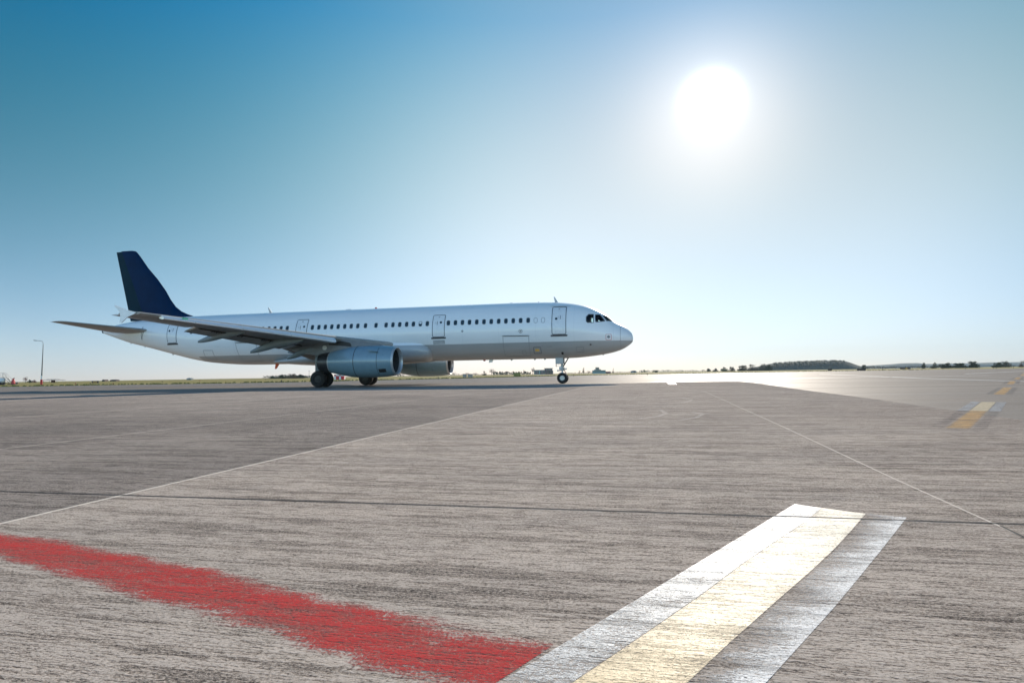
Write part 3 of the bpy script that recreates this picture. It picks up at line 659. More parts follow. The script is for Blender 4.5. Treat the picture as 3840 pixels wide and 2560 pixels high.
def fairing():
    rings = []
    for X, w_, zt, zb in ((14.55, 1.60, 2.75, 2.1), (14.75, 1.86, 3.05, 1.88), (15.2, 2.0, 3.32, 1.76), (15.9, 2.06, 3.46, 1.70), (17.3, 2.09, 3.5, 1.62), (19.5, 2.13, 3.42, 1.55), (22.5, 2.12, 3.1, 1.55), (24.2, 2.05, 2.7, 1.62), (25.6, 1.82, 2.4, 1.70), (26.8, 1.5, 2.2, 1.79), (27.6, 1.2, 2.1, 1.85)):
        zc = zb+(zt-zb)*.5; r = []
        for k in range(48):
            t = 2*math.pi*k/48; c_, s_ = math.cos(t), math.sin(t); e = .62
            r.append(L(X, w_*abs(c_)**e*(1 if c_ > 0 else -1), zc+(zt-zc)*abs(s_)**.8*(1 if s_ > 0 else -1)))
        rings.append(r)
    return MB().loft(rings).build('belly_fairing', M_BODY, A, smooth=50)
fairing()

# ---- tail
def fin_loft(zs, c0=0.0, c1=1.0):
    LE = pchip([5.6, 5.93, 6.15, 6.57, 7.2, 8.66, 10.1, 11.5, 11.72, 11.79], [35.2, 35.8, 36.45, 37.3, 37.9, 38.89, 40.24, 41.38, 41.62, 41.95]); TE = lambda z: 42.02+(z-5.69)*(43.6-42.02)/6.1
    rings = []
    for z in zs:
        le, te = LE(z), TE(z); c = te-le; cc = min(c, 4.6+(z-11.8)*-.32)
        rings.append([L(le+x*c, (t if True else 0)*min(1, 1), z) for x, t in [(x, t*min(c, 6.0)) for x, t in airfoil(14, c0, c1, .105 if z < 11.7 else .06)]])
    return MB().loft(rings)
fz = [5.3, 5.75, 5.93, 6.15, 6.4, 6.8, 7.4, 8.2, 9.2, 10.2, 11.2, 11.6, 11.72, 11.79]
fin = fin_loft(fz, 0, .70).build('tail_fin', M_FIN, A, smooth=50)
fin_loft([5.72]+fz[2:-2]+[11.74], .703, 1.0).build('rudder', M_RUD, fin, smooth=50)
def stab(sd):
    def sec(Y, c0, c1, th=.1):
        f = (Y-.4)/5.82; le = 38.75+f*3.45; te = 42.75+f*.5; z = 4.72+f*.52; c = te-le
        return [L(le+x*c, sd*Y, z+t*c-x*c*.02) for x, t in airfoil(12, c0, c1, th)]
    s = MB().loft([sec(Y, 0, .72) for Y in (.4, 1.5, 3, 4.5, 5.8)]+[sec(6.1, .1, .72, .07), sec(6.22, .45, .72, .03)]).build('tailplane', M_WINGU, A, smooth=50)
    MB().loft([sec(Y, .725, 1.0) for Y in (1.0, 3, 5, 6.15)]).build('elevator', M_GREYP, s, smooth=50)
stab(1); stab(-1)
MB().lathe([(0, .21), (.05, .20), (.04, .14), (-.3, .13)], L(44.5, 0, 4.9), n=24).build('exhaust_cone', M_NOZ, A)

# ---- aerials, beacons, drain masts
def blade(name, pts, th, mat):
    MB().prism([(-x, z) for x, z in pts], (-th, th)).build(name, mat, A, smooth=0)
blade('blade_aerial', [(5.63, 6.3), (5.55, 6.3), (5.28, 5.87), (5.52, 5.86)], .02, M_GREYP); blade('blade_aerial', [(28.93, 6.4), (28.84, 6.4), (28.52, 5.93), (28.78, 5.93)], .02, M_GREYP)
MB().lathe([(0, .1), (.06, .1), (.1, .07), (.12, .01)], L(19.54, 0, 5.95), 'z', 16).build('beacon_lamp', M_REDM, A)
MB().lathe([(0, .09), (-.05, .09), (-.09, .05)], L(10.9, 0, 1.81), 'z', 16).build('beacon_lamp', M_REDM, A)
MB().box(L(21.83, 0, 5.97), (.6, .2, .06), taper=.6).build('aerial_fairing', M_GREYP, A); MB().box(L(8.78, 0, 5.97), (.3, .1, .04), taper=.6).build('aerial_fairing', M_GREYP, A); MB().box(L(6.74, 0, 5.95), (.05, .05, .07)).build('aerial_fairing', M_DK, A)
blade('drain_mast', [(28.2, 1.86), (27.86, 1.86), (28.12, 1.45), (28.26, 1.43)], .03, M_ORANGE); blade('drain_mast', [(10.49, 1.84), (10.2, 1.84), (10.3, 1.62), (10.58, 1.6)], .025, M_WPAINT)
for X, z in ((7.07, 1.8), (6.33, 1.8), (8.81, 1.8), (2.11, 2.05), (37.75, 2.83), (41.9, 3.87), (40.5, 3.55)): blade('belly_aerial', [(X+.1, z+.05), (X-.1, z+.06), (X-.02, z-.07), (X+.07, z-.08)], .012, M_GREYP)

# ---- landing gear
def wheel(par, X, Y, R, w, rimr, mt_t=M_TYRE, mt_r=M_RIM):
    c = L(X, Y, R+.002); pr = [(-w/2*.8, rimr), (-w/2, rimr+.03), (-w/2, R*.86), (-w/2*.82, R*.96), (-w/2*.45, R), (w/2*.45, R), (w/2*.82, R*.96), (w/2, R*.86), (w/2, rimr+.03), (w/2*.8, rimr)]
    t = MB().lathe(pr, c, 'y', 40, caps=False).build('tyre', mt_t, par, smooth=50)
    r = MB().lathe([(-w/2*.82, rimr), (-w/2*.9, rimr*.94), (-w/2*.8, rimr*.86), (-w/2*.45, rimr*.7), (-w/2*.5, rimr*.35), (-w/2*.85, rimr*.3), (-w/2*.85, .01)], c, 'y', 32).build('rim', mt_r, t, smooth=30)
    mb = MB()
    for k in range(8): a = 2*math.pi*k/8; mb.lathe([(-w/2*.62, rimr*.1), (-w/2*.2, rimr*.1)], (c[0]+rimr*.58*math.cos(a), c[1], c[2]+rimr*.58*math.sin(a)), 'y', 8)
    mb.build('rim_hole', M_DK, t)
    MB().lathe([(w/2*.82, rimr), (w/2*.4, rimr*.7), (w/2*.8, .01)], c, 'y', 32).build('rim', mt_r, t, smooth=30)
ng = MB().tube([L(5.10, 0, 2.3), L(5.10, 0, 1.15)], .09, 14).tube([L(5.1, 0, 1.2), L(5.08, 0, .42)], .06, 12).tube([L(5.07, -.3, .387), L(5.07, .3, .387)], .05, 10).build('nose_gear', M_STRUT, A)
MB().lathe([(-.06, .12), (.06, .12)], L(5.1, 0, 1.2), 'z', 16).lathe([(-.05, .13), (.05, .13)], L(5.1, 0, .98), 'z', 16).box(L(5.2, 0, 1.12), (.22, .3, .16)).box(L(5.12, 0, .74), (.2, .22, .14)).build('steering_collar', M_STRUT, ng, bevel=.012)
MB().tube([L(5.02, .08, 1.22), L(4.68, .1, 1.76), L(4.6, .1, 1.82)], .032, 8).tube([L(4.6, .1, 1.84), L(4.92, .1, 1.93)], .03, 8).tube([L(5.02, -.08, 1.22), L(4.68, -.1, 1.76)], .03, 8).build('drag_brace', M_DK, ng)
MB().tube([L(5.02, 0, .98), L(4.83, 0, .78), L(5.0, 0, .56)], .026, 8).build('torque_link', M_DK, ng)
MB().tube([L(5.43, .1, .93), L(5.12, .1, .93)], .04, 8).tube([L(5.12, .1, .93), L(4.78, .1, 1.03)], .035, 8).box(L(5.42, .1, .93), (.06, .1, .15)).box(L(4.8, .1, 1.05), (.12, .1, .1)).box(L(5.24, .12, 1.08), (.12, .1, .2)).build('axle_fittings', M_STRUT, ng, bevel=.01)
for y in (.17, -.17): MB().lathe([(0, .09), (-.09, .07)], L(4.93, y, 1.06), 'x', 16).build('taxi_lamp', M_RIM, ng)
dr = MB().box(L(5.24, .42, 1.64), (.56, .03, .47)).build('gear_door', M_GREYP, ng, bevel=.012); MB().box(L(5.24, -.42, 1.64), (.56, .03, .47)).build('gear_door', M_GREYP, ng, bevel=.012)
MB().tube([L(5.5, .40, 1.88), L(4.97, .40, 1.88), L(4.95, .40, 1.46)], .014, 6).tube([L(5.48, .4, 1.42), L(5.48, .4, 1.2)], .025, 6).tube([L(5.48, .4, 1.28), L(5.15, .2, 1.28)], .012, 6).build('door_stay', M_DK, ng)
MB().tube([L(4.84, .3, 2.0), L(4.78, .3, 1.86)], .018, 6).build('warning_streamer', M_REDM, ng)
for y in (.25, -.25): wheel(ng, 5.07, y, .385, .21, .19)
for sd in (1, -1):
    mg = MB().tube([L(21.9, sd*3.7, 2.6), L(21.98, sd*3.8, 1.1)], .15, 14).tube([L(21.98, sd*3.8, 1.15), L(21.99, sd*3.8, .6)], .1, 12).tube([L(21.99, sd*3.3, .586), L(21.99, sd*4.3, .586)], .08, 10).build('main_gear', M_STRUT, A)
    MB().tube([L(21.95, sd*3.75, 1.2), L(21.9, sd*2.3, 2.1)], .07, 8).tube([L(22.1, sd*3.8, 1.1), L(22.4, sd*3.8, .85), L(22.1, sd*3.8, .65)], .04, 8).build('side_brace', M_DK, mg)
    MB().box(L(21.9, sd*4.06, 1.75), (.95, .04, 1.25)).build('gear_door', M_FAIR, mg, bevel=.015)
    for y in (3.33, 4.26): wheel(mg, 21.99, sd*y, .584, .43, .28, mt_r=M_DK)

# ---- pilot in a yellow vest, seated behind the aft side window
def skinned(name, verts, edges, mat, parent=None, sub=2, loc=None):
    me = bpy.data.meshes.new(name); me.from_pydata([v[0] for v in verts], edges, []); o = bpy.data.objects.new(name, me); COL.objects.link(o)
    sk = o.modifiers.new('skin', 'SKIN')
    for i, v in enumerate(verts): me.skin_vertices[0].data[i].radius = v[1] if isinstance(v[1], tuple) else (v[1], v[1])
    me.skin_vertices[0].data[0].use_root = True
    ss = o.modifiers.new('sub', 'SUBSURF'); ss.levels = sub; ss.render_levels = sub
    me.materials.append(mat); sk.use_smooth_shade = True
    if parent: o.parent = parent
    return o
M_SKIN = simple('skin', (.5, .28, .2), .5); M_VEST = simple('yellow vest', (.85, .66, .02), .6); M_SHIRT = simple('white shirt', (.75, .75, .75), .6)
def pilot():
    y = -.50     # starboard seat, local axes
    o = (-2.95, y)
    V = [((o[0], o[1], 3.92), (.17, .13)), ((o[0]-.02, o[1], 4.12), (.15, .12)), ((o[0]-.02, o[1], 4.32), (.19, .12)), ((o[0], o[1], 4.42), (.07, .07)), ((o[0]+.01, o[1], 4.50), (.055, .06)), ((o[0]+.02, o[1], 4.60), (.085, .075)), ((o[0]+.02, o[1], 4.70), (.07, .065)),
         ((o[0]-.01, o[1]-.2, 4.36), (.06, .06)), ((o[0]+.08, o[1]-.25, 4.12), .045), ((o[0]+.3, o[1]-.2, 4.08), .032), ((o[0]-.01, o[1]+.2, 4.36), .06), ((o[0]+.08, o[1]+.25, 4.12), .045), ((o[0]+.3, o[1]+.2, 4.08), .032)]
    p = skinned('person', V, [(0, 1), (1, 2), (2, 3), (3, 4), (4, 5), (5, 6), (2, 7), (7, 8), (8, 9), (2, 10), (10, 11), (11, 12)], M_SKIN, sub=1)
    p.location = A.location; p.rotation_euler = A.rotation_euler
    tag(p, 'person seated in the cockpit wearing a yellow vest over a white shirt', 'person')
    V2 = [((o[0], o[1], 3.93), (.185, .145)), ((o[0]-.02, o[1], 4.12), (.165, .135)), ((o[0]-.02, o[1], 4.30), (.205, .135)), ((o[0]-.01, o[1], 4.38), (.1, .1))]
    skinned('vest', V2, [(0, 1), (1, 2), (2, 3)], M_VEST, p, 1)
    V3 = [((o[0]-.01, o[1]-.17, 4.36), .075), ((o[0]+.07, o[1]-.25, 4.14), .06), ((o[0]-.01, o[1]+.17, 4.36), .075), ((o[0]+.07, o[1]+.25, 4.14), .06)]
    skinned('sleeve', V3[:2], [(0, 1)], M_SHIRT, p, 1); skinned('sleeve', V3[2:], [(0, 1)], M_SHIRT, p, 1)
    MB().lathe([(0, .09), (.05, .088), (.09, .05), (.1, .01)], (o[0]+.0, o[1], 4.66), 'z', 14).build('hair', M_SEAT, p, smooth=60)
pilot()
# ------------------------------------------------------------------ far things
M_BARK = simple('bark', (.09, .07, .06), .9, var=.3)
def leaf_mat(name, c):
    t = NT(name); n = t.noise(t.co, 1.2, 3); col = t.mix(t.ramp(n, .35, .65), tuple(x*.6 for x in c), tuple(min(1, x*1.5) for x in c))
    t.set(Base_Color=col, Roughness=.8, Specular_IOR_Level=.2); return t.m
M_LD = leaf_mat('dark foliage', (.045, .058, .03)); M_LB = leaf_mat('brown foliage', (.12, .085, .05)); M_LR = leaf_mat('reddish foliage', (.17, .07, .055)); M_LG = leaf_mat('green foliage', (.06, .085, .03))
def crown_mesh(rnd, w, h, z0, n=420, leaf=.16, clumps=9):
    b = MB(); cl = []
    for k in range(clumps):
        a = rnd.uniform(0, 6.28); r = rnd.uniform(0, .40)*w; z = z0+h*rnd.uniform(.12, .88)*(.55 if k % 2 else 1); s = 1-max(0, (z-z0)/h-.4)*1.1
        cl.append((Vector((r*s*math.cos(a), r*s*math.sin(a), z)), rnd.uniform(.18, .32)*w*max(.45, s), rnd.uniform(.12, .22)*h))
    for i in range(n):
        c, rw, rh = cl[i % clumps]; d = Vector((rnd.gauss(0, 1), rnd.gauss(0, 1), rnd.gauss(0, 1))).normalized()*(rnd.random()**.4)
        p = c+Vector((d.x*rw, d.y*rw, d.z*rh)); s = leaf*w*rnd.uniform(.25, .6)*.5
        u = Vector((rnd.gauss(0, 1), rnd.gauss(0, 1), rnd.gauss(0, 1))).normalized(); v = u.orthogonal().normalized()*s; u = u*s
        b.add([p-u, p-v*.7, p+u, p+v*.8], [(0, 1, 2, 3)])
    return b
def tree(x, D, y_top, w_px, label, kind='round', mat=None, seed=0, group=None, base=0.0):
    rnd = random.Random(seed+int(x)); loc = bearing(x, D); H = max(1.0, height(x, y_top, D)); w = w_px/FPX*D
    r = empty('tree', loc, rnd.uniform(0, 6)); tag(r, label, 'tree', group)
    tb = MB().tube([(0, 0, -.3), (0.02*w, 0, H*.3), (-.02*w, .02*w, H*.62), (0, 0, H*.85)], [H*.03+.05, H*.024+.03, H*.014, H*.004], 8)
    nb = 26 if kind == 'bare' else 7
    for k in range(nb):
        a = rnd.uniform(0, 6.28); z = H*rnd.uniform(.22, .75); L_ = w*.5*rnd.uniform(.6, 1)*(1-abs(z/H-.4)*.7)
        e = Vector((math.cos(a)*L_, math.sin(a)*L_, min(H*.98, z+H*rnd.uniform(.12, .3)))); m_ = Vector((0, 0, z)).lerp(e, .5)+Vector((0, 0, H*.03))
        tb.tube([(0, 0, z), m_, e], [H*.012, H*.008, H*.003], 5)
        if kind == 'bare':
            for q in range(7):
                st_ = Vector((0, 0, z)).lerp(e, rnd.uniform(.4, 1)); en = st_+Vector((rnd.uniform(-1, 1)*w*.16, rnd.uniform(-1, 1)*w*.16, rnd.uniform(.02, .16)*H)); tb.tube([st_, en], [H*.005, H*.002], 4)
    tb.build('trunk', M_BARK, r, smooth=0)
    if kind != 'bare':
        z0 = H*(-.12 if kind == 'bush' else .2 if kind == 'round' else .1); crown_mesh(rnd, w, (H-z0)*1.0, z0, 1700 if kind == 'bush' else 900, .13, 22 if kind == 'bush' else 12).build('crown', mat or M_LD, r, smooth=0, recalc=False)
    else:
        crown_mesh(rnd, w*.9, H*.7, H*.3, 170, .07, 14).build('crown', M_LB, r, smooth=0, recalc=False)
    return r
T = [ # x, distance, y_top, width px, label, kind, material
 (97, 420, 1407, 18, 'lollipop shaped reddish tree, tallest of the trees left of the lamp post', 'round', M_LR), (112, 430, 1422, 17, 'small dark tree with a rounded top between two reddish trees near the lamp post', 'bush', M_LD), (129, 430, 1421, 16, 'small reddish pointed tree just left of the lamp post', 'bush', M_LR),
 (1097, 520, 1397, 44, 'tall brown bushy tree in the clump left of the main landing wheels', 'bush', M_LB), (1060, 540, 1404, 50, 'low dark tree at the left of the clump under the airliner belly', 'bush', M_LD), (1025, 560, 1411, 30, 'lowest dark bush at the far left end of the clump under the belly', 'bush', M_LD), (1130, 540, 1403, 46, 'dark tree beside the thin mast, right end of the clump under the belly', 'bush', M_LD),
 (1500, 500, 1396, 40, 'pale leafless tree seen just under the far engine, left one', 'bare', None), (1545, 520, 1399, 44, 'second pale leafless tree under the far engine', 'bare', None), (1702, 540, 1396, 34, 'low leafless bush between the far engine and the striped boxes', 'bare', None), (1752, 620, 1397, 30, 'small leafless tree behind the striped boxes', 'bare', None), (1783, 640, 1397, 26, 'small leafless tree right of the striped boxes', 'bare', None),
 (1816, 560, 1391, 20, 'small dense green tree left of the big round leafless tree', 'bush', M_LG), (1844, 540, 1382, 30, 'big round leafless tree under the forward fuselage', 'bare', None), (1998, 620, 1377, 18, 'tall thin leafless tree behind the left end of the brick building', 'bare', None), (1965, 640, 1387, 8, 'very thin bare tree between the olive box and the brick building', 'bare', None),
 (2174, 600, 1389, 12, 'small leafless bush right of the nose wheel', 'bare', None), (2189, 560, 1376, 13, 'tall narrow ragged tree between nose wheel and control tower', 'slim', M_LD), (2207, 640, 1390, 26, 'low leafless shrub left of the control tower', 'bare', None), (2299, 560, 1379.5, 11, 'dark egg shaped tree right of the control tower', 'slim', M_LD), (2460, 900, 1387, 18, 'tiny tree alone on the horizon right of the airliner nose', 'bush', M_LG),
 (2658, 900, 1381, 22, 'first dark bushy tree at the left end of the wood before the hill', 'bush', M_LD), (2683, 900, 1380, 24, 'second small reddish brown tree of the wood before the hill', 'bush', M_LB), (2716, 900, 1376, 32, 'third tree of the wood before the hill, wide and low', 'bush', M_LG), (2744, 900, 1374, 28, 'fourth tree of the wood before the hill, olive', 'bush', M_LB),
 (2785, 880, 1369, 46, 'broad brown tree near the middle of the wood before the hill', 'bush', M_LB), (2824, 880, 1364, 46, 'tall ragged brown tree in the wood before the hill', 'bush', M_LB), (2858, 880, 1360, 44, 'tallest tree of the wood, standing where the hill begins', 'bush', M_LD), (2885, 880, 1365, 40, 'last dark tree of the wood overlapping the hill', 'bush', M_LD),
 (3241, 520, 1366.5, 24, 'round dark tree right of the hill foot behind a dark sign board', 'bush', M_LD), (3467, 520, 1356, 23, 'taller of two round dark trees right of the orange and black board', 'bush', M_LD), (3504, 520, 1358, 28, 'wider of two round dark trees right of the orange and black board', 'bush', M_LD),
 (3552, 520, 1358, 52, 'left third of the long dark hedge of trees at the right', 'bush', M_LD), (3600, 520, 1359, 58, 'middle part of the long dark hedge of trees at the right', 'bush', M_LD), (3652, 520, 1354, 50, 'highest right end of the long dark hedge of trees', 'bush', M_LD),
 (3745, 520, 1357, 42, 'left tree of the dark clump near the right edge', 'bush', M_LD), (3773, 520, 1352, 46, 'tallest tree of the dark clump near the right edge', 'bush', M_LD), (3834, 520, 1351, 26, 'dark tree cut by the right edge of the picture', 'bush', M_LB)]
for i, (x, D, yt, w, lab, kd, mt) in enumerate(T): tree(x, D, yt, w, lab, kd, mt, i)

def far_wood(name, xa, xb, D, yt, label, mat, n, hmin=2.0):
    b = MB(); rnd = random.Random(int(xa)); A_, B_ = bearing(xa, D), bearing(xb, D)
    for i in range(n):
        f = rnd.random(); x = xa+(xb-xa)*f; H = max(hmin, height(x, yt, D)*(.65+.35*math.sin(f*23+math.sin(f*61)*2)*.5+.2*rnd.random())); p = A_.lerp(B_, f)+Vector((0, rnd.uniform(-12, 12), rnd.random()**.7*H))
        s = rnd.uniform(.25, .7)*H*.28; u = Vector((rnd.gauss(0, 1), rnd.gauss(0, .4), rnd.gauss(0, 1))).normalized(); v = Vector((-u.z, 0, u.x))*s; u = u*s; b.add([p-u, p-v, p+u, p+v], [(0, 1, 2, 3)])
    o = b.build(name, mat, smooth=0, recalc=False); tag(o, label, 'wood', kind='stuff')
far_wood('treeline', 1005, 1175, 560, 1407, 'low dark wood behind the trees under the airliner belly', M_LD, 900); far_wood('treeline', 1850, 1990, 900, 1392, 'far low wood behind the olive box', M_LD, 900); far_wood('treeline', 2095, 2230, 1100, 1396, 'thin far treeline left of the control tower', M_LD, 500)
far_wood('treeline', 2400, 2680, 1500, 1386.5, 'pale far treeline on the horizon right of the airliner nose', M_LG, 1200); far_wood('treeline', 2280, 2420, 1300, 1392, 'thin far treeline right of the control tower', M_LD, 500); far_wood('treeline', 1480, 1820, 1100, 1401, 'thin far treeline under the far engine', M_LD, 700)
far_wood('treeline', 3230, 3560, 1300, 1371.5, 'bare pale far wood in front of the low ridge', M_LB, 1200)

# hills
def hills(name, prof, D, depth, mat, label, seed=1, amp=.028):
    """prof: (x px, y px of the crest); a rounded ridge with real depth"""
    b = MB(); rnd = random.Random(seed); n = len(prof); P = pchip([p[0] for p in prof], [p[1] for p in prof]); N = 90; K = 14; vs = []; fs = []
    for i in range(N+1):
        x = prof[0][0]+(prof[-1][0]-prof[0][0])*i/N; base = bearing(x, D); H = max(.3, height(x, P(x), D))
        for k in range(K+1):
            f = k/K; z = H*math.sin(math.pi*f)**.75 if 0 < f < 1 else -1; dy = (f-.5)*depth
            z *= 1+(math.sin(x*.05+f*9+seed)*.5+rnd.uniform(-.6, .6))*amp*(1 if abs(f-.5) > .08 else .3)
            vs.append(base*(1+dy/D)+Vector((0, 0, z)))
    for i in range(N):
        for k in range(K): fs.append((i*(K+1)+k, (i+1)*(K+1)+k, (i+1)*(K+1)+k+1, i*(K+1)+k+1))
    o = b.add(vs, fs).build(name, mat, smooth=60); tag(o, label, kind='structure'); return o
def hill_mat(nm, c1, c2, c3):
    t = NT(nm); a = t.noise(t.mapping(t.co, sc=(1, 1, 2.5)), .02, 7, .7); b = t.noise(t.co, .12, 5, .7)
    col = t.mix(t.ramp(a, .42, .56), c1, c2); col = t.mix(t.ramp(b, .55, .66, 0, .8), col, c3)
    return t.set(Base_Color=col, Roughness=.95, Specular_IOR_Level=.1, Normal=t.bump(b, .9, 2.0))
hills('hill', [(2800, 1384), (2850, 1372), (2900, 1362), (2960, 1359), (3020, 1355), (3075, 1352.5), (3120, 1351.5), (3165, 1353), (3190, 1359), (3215, 1368), (3250, 1379)], 1500, 130, hill_mat('wooded hillside', (.03, .055, .055), (.055, .075, .06), (.2, .16, .11)), 'dark wooded hill with bare paths on the horizon')  # hill colours lightened and blued, haze put into them
hills('distant_ridge', [(3160, 1376), (3260, 1370), (3330, 1366), (3390, 1361.5), (3440, 1360.5), (3480, 1364), (3560, 1362), (3640, 1361), (3740, 1358), (3840, 1357), (3960, 1362)], 3200, 220, hill_mat('far woods', (.09, .13, .13), (.12, .15, .14), (.16, .17, .15)), 'long low hazy ridge behind the trees at the right', 4, .02)  # ridge colours pale and bluish, haze put into them too
hb = MB(); rnd = random.Random(11)
for i in range(420):
    x = rnd.uniform(2900, 3170); D = rnd.uniform(1446, 1500); f = .5+(D-1500)/130; P = pchip([2800, 2900, 3020, 3120, 3165, 3250], [1384, 1362, 1355, 1351.5, 1353, 1379]); H = height(x, P(x), 1500)*math.sin(math.pi*f)**.75
    c = bearing(x, D)+Vector((0, 0, H)); s = rnd.uniform(.5, 1.3)
    for q in range(7): u = Vector((rnd.gauss(0, 1), rnd.gauss(0, 1), rnd.gauss(0, 1)))*s*.6; v = u.orthogonal().normalized()*s; p = c+Vector((rnd.uniform(-s, s), 0, rnd.uniform(0, s*1.4))); hb.add([p-u, p-v, p+u, p+v], [(0, 1, 2, 3)])
tag(hb.build('hillside_scrub', M_LD, smooth=0, recalc=False), 'scrub and bushes scattered over the dark hill', 'scrub', kind='stuff')

# street lamp, left
M_POLE = simple('grey pole paint', (.22, .22, .22), .5, metal=.3)
def lamp():
    D = 148; b = bearing(156, D); r = empty('street_lamp', b); tag(r, 'tall grey lamp post with curved arm and red foot, left of the airliner tail', 'lamp post'); H = height(158, 1278, D)
    MB().tube([(0, 0, 0), (.1, 0, H*.5), (.2, 0, H-.9)], [.17, .12, .07], 12).tube([(.2, 0, H-.9), (.14, 0, H-.35), (-.05, 0, H-.1), (-.6, 0, H+.02), (-1.4, 0, H+.12)], .05, 8).build('pole', M_POLE, r)
    MB().box((-1.75, 0, H+.13), (.8, .26, .14), ry=.12).build('lamp_head', M_DK, r, bevel=.03)
    MB().tube([(0, 0, 0), (0, 0, 1.2)], .24, 12).build('red_band', M_REDM, r); MB().tube([(.02, 0, 1.2), (.02, 0, 2.1)], .19, 12).build('white_band', M_WPAINT, r)
    for k in range(0): z = 3.2+1.6*k; MB().tube([(z*.02, 0, z), (z*.02, 0, z+.8)], .155-.012*k, 12).build('red_band', M_REDM, r)
lamp()
# tank trailer and stairs at the left edge
def tank():
    D = 150; b = bearing(8, D); r = empty('tank_trailer', b); tag(r, 'white round tank on a trailer with a railed platform, cut by the left edge', 'tank trailer')
    MB().lathe([(-2.6, .1), (-2.45, .45), (-2.2, .58), (1.1, .58), (1.35, .45), (1.5, .1)], (-.6, 0, 1.15), 'x', 24).build('tank', M_WPAINT, r, smooth=50)
    MB().box((-.6, 0, .42), (4.2, 1.0, .14)).box((.4, 0, .2), (.15, .9, .4)).box((-2.2, 0, .2), (.15, .9, .4)).build('chassis', M_DK, r)
    for x in (-1.8, -.9, .0):
        for y in (-.6, .6): MB().lathe([(-.12, .34), (.12, .34)], (x, y, .34), 'y', 20).build('wheel', M_TYRE, r)
    MB().box((-.6, 0, 1.95), (2.4, .9, .06)).build('platform', M_DK, r)
    rl = MB()
    for x in (-1.8, -1.0, -.2, .6):
        for y in (-.42, .42): rl.tube([(x, y, 1.97), (x, y, 2.95)], .025, 6)
    for y in (-.42, .42): rl.tube([(-1.8, y, 2.95), (.6, y, 2.95)], .025, 6).tube([(-1.8, y, 2.5), (.6, y, 2.5)], .02, 6)
    rl.build('railing', M_POLE, r); lad = MB()
    for y in (-.4, .4): lad.tube([(.6, y, 1.95), (2.1, y, .5)], .05, 6)
    for k in range(6): f = k/5; lad.box((.6+1.5*f, 0, 1.95-1.45*f), (.2, .8, .03))
    for y in (-.4, .4): lad.tube([(.6, y, 2.95), (2.1, y, 1.45), (2.1, y, .5)], .02, 6)
    lad.build('ladder', M_DK, r); MB().lathe([(0, .25), (.3, .25), (.35, .12)], (-1.6, 0, 1.98), 'z', 16).build('filler_cap', M_POLE, r)
    D = 157; b = bearing(49, D); h = empty('fire_pump', b); tag(h, 'small red pump standing on a dark sled right of the white tank', 'pump')
    MB().box((-.1, 0, .12), (1.9, .9, .2)).build('sled', M_DK, h); MB().box((.1, 0, .7), (.7, .6, .95), taper=.8).lathe([(0, .2), (.35, .2), (.4, .3), (.45, .3)], (.1, 0, 1.15), 'z', 14).build('pump_body', M_REDM, h, bevel=.02)
    MB().tube([(-.3, 0, .3), (-.6, 0, .9), (-1.3, 0, 1.6)], .04, 6).build('hose_arm', M_DK, h); MB().lathe([(0, .09), (.2, .12)], (.3, 0, 1.6), 'z', 10).build('outlet', M_DK, h)
    D = 230; q = MB().box((0, 0, .25), (1.5, .6, .5)).box((0, 0, .55), (1.3, .5, .1)).build('ground_box', simple('brown cabinet', (.16, .1, .07), .7), bevel=.02); q.location = bearing(62, D); tag(q, 'small brown cabinet on the grass right of the red pump', 'cabinet')
tank()
def signboard(x, D, wpx, yt, label, faces, post=.12, cat='sign'):
    r = empty('taxi_sign', bearing(x, D)); tag(r, label, cat); w = wpx/FPX*D; H = height(x, yt, D)
    MB().box((0, 0, (H+post)/2), (w, .3, H-post)).build('sign_case', M_DK, r, bevel=.02); x0 = -w/2
    tot_ = sum(f for f, _ in faces)
    for f, m_ in faces:
        ww = w*f/tot_; MB().box((x0+ww/2, -.16, (H+post)/2), (ww*.9, .03, (H-post)*.8)).build('sign_panel', m_, r); x0 += ww
    for sx_ in (-.38, .38): MB().box((sx_*w, 0, post/2), (.08, .08, post)).build('sign_leg', M_POLE, r)
M_SO = simple('amber sign face', (.42, .22, .05), .5); M_SB = simple('dark brown sign back', (.07, .04, .03), .6); M_SY = simple('orange sign face', (.7, .33, .04), .5)
signboard(358.5, 160, 25, 1427.5, 'amber and black taxi sign on the grass left of the airliner tail', [(1, M_SB), (4, M_SO), (1, M_SB)])
signboard(3113, 273, 14, 1381.5, 'small dark sign board on the grass in front of the hill', [(1, M_SB)])
signboard(3231, 209, 31, 1381.5, 'wide dark brown sign board on the grass right of the hill', [(1, M_SB)])
signboard(3396, 330, 38, 1377.5, 'long black sign board with an orange panel in its middle', [(5, M_SB), (2, M_SY), (3, M_SB)])
# checked huts behind the main wheels
M_RW = None
def check_mat():
    t = NT('red and white squares'); c = t.n('ShaderNodeTexChecker'); t.l(t.mapping(t.co, loc=(.13, .13, .13)), c.inputs[0]); c.inputs['Scale'].default_value = .95; c.inputs['Color1'].default_value = (.6, .03, .04, 1); c.inputs['Color2'].default_value = (.75, .75, .75, 1); return t.set(Base_Color=c.outputs[0], Roughness=.6)
M_RW = check_mat()
for x, w, yt, lab in ((1264.5, 17, 1404, 'red and white checked equipment hut just right of the main wheels'), (1283.5, 18, 1405.5, 'second red and white checked hut, lower and further right')):
    D = 157; r = empty('equipment_hut', bearing(x, D)); tag(r, lab, 'hut', 'checked huts on the grass'); W_ = w/FPX*D; H = height(x, yt, D)
    MB().box((0, 0, H/2), (W_, 1.4, H-.05)).build('wall', M_RW, r); MB().box((0, 0, H), (W_+.12, 1.55, .08)).build('roof', M_GREYP, r, bevel=.01); MB().box((W_*.1, -.71, H*.4), (.5, .03, H*.7)).build('door', M_REDM, r)
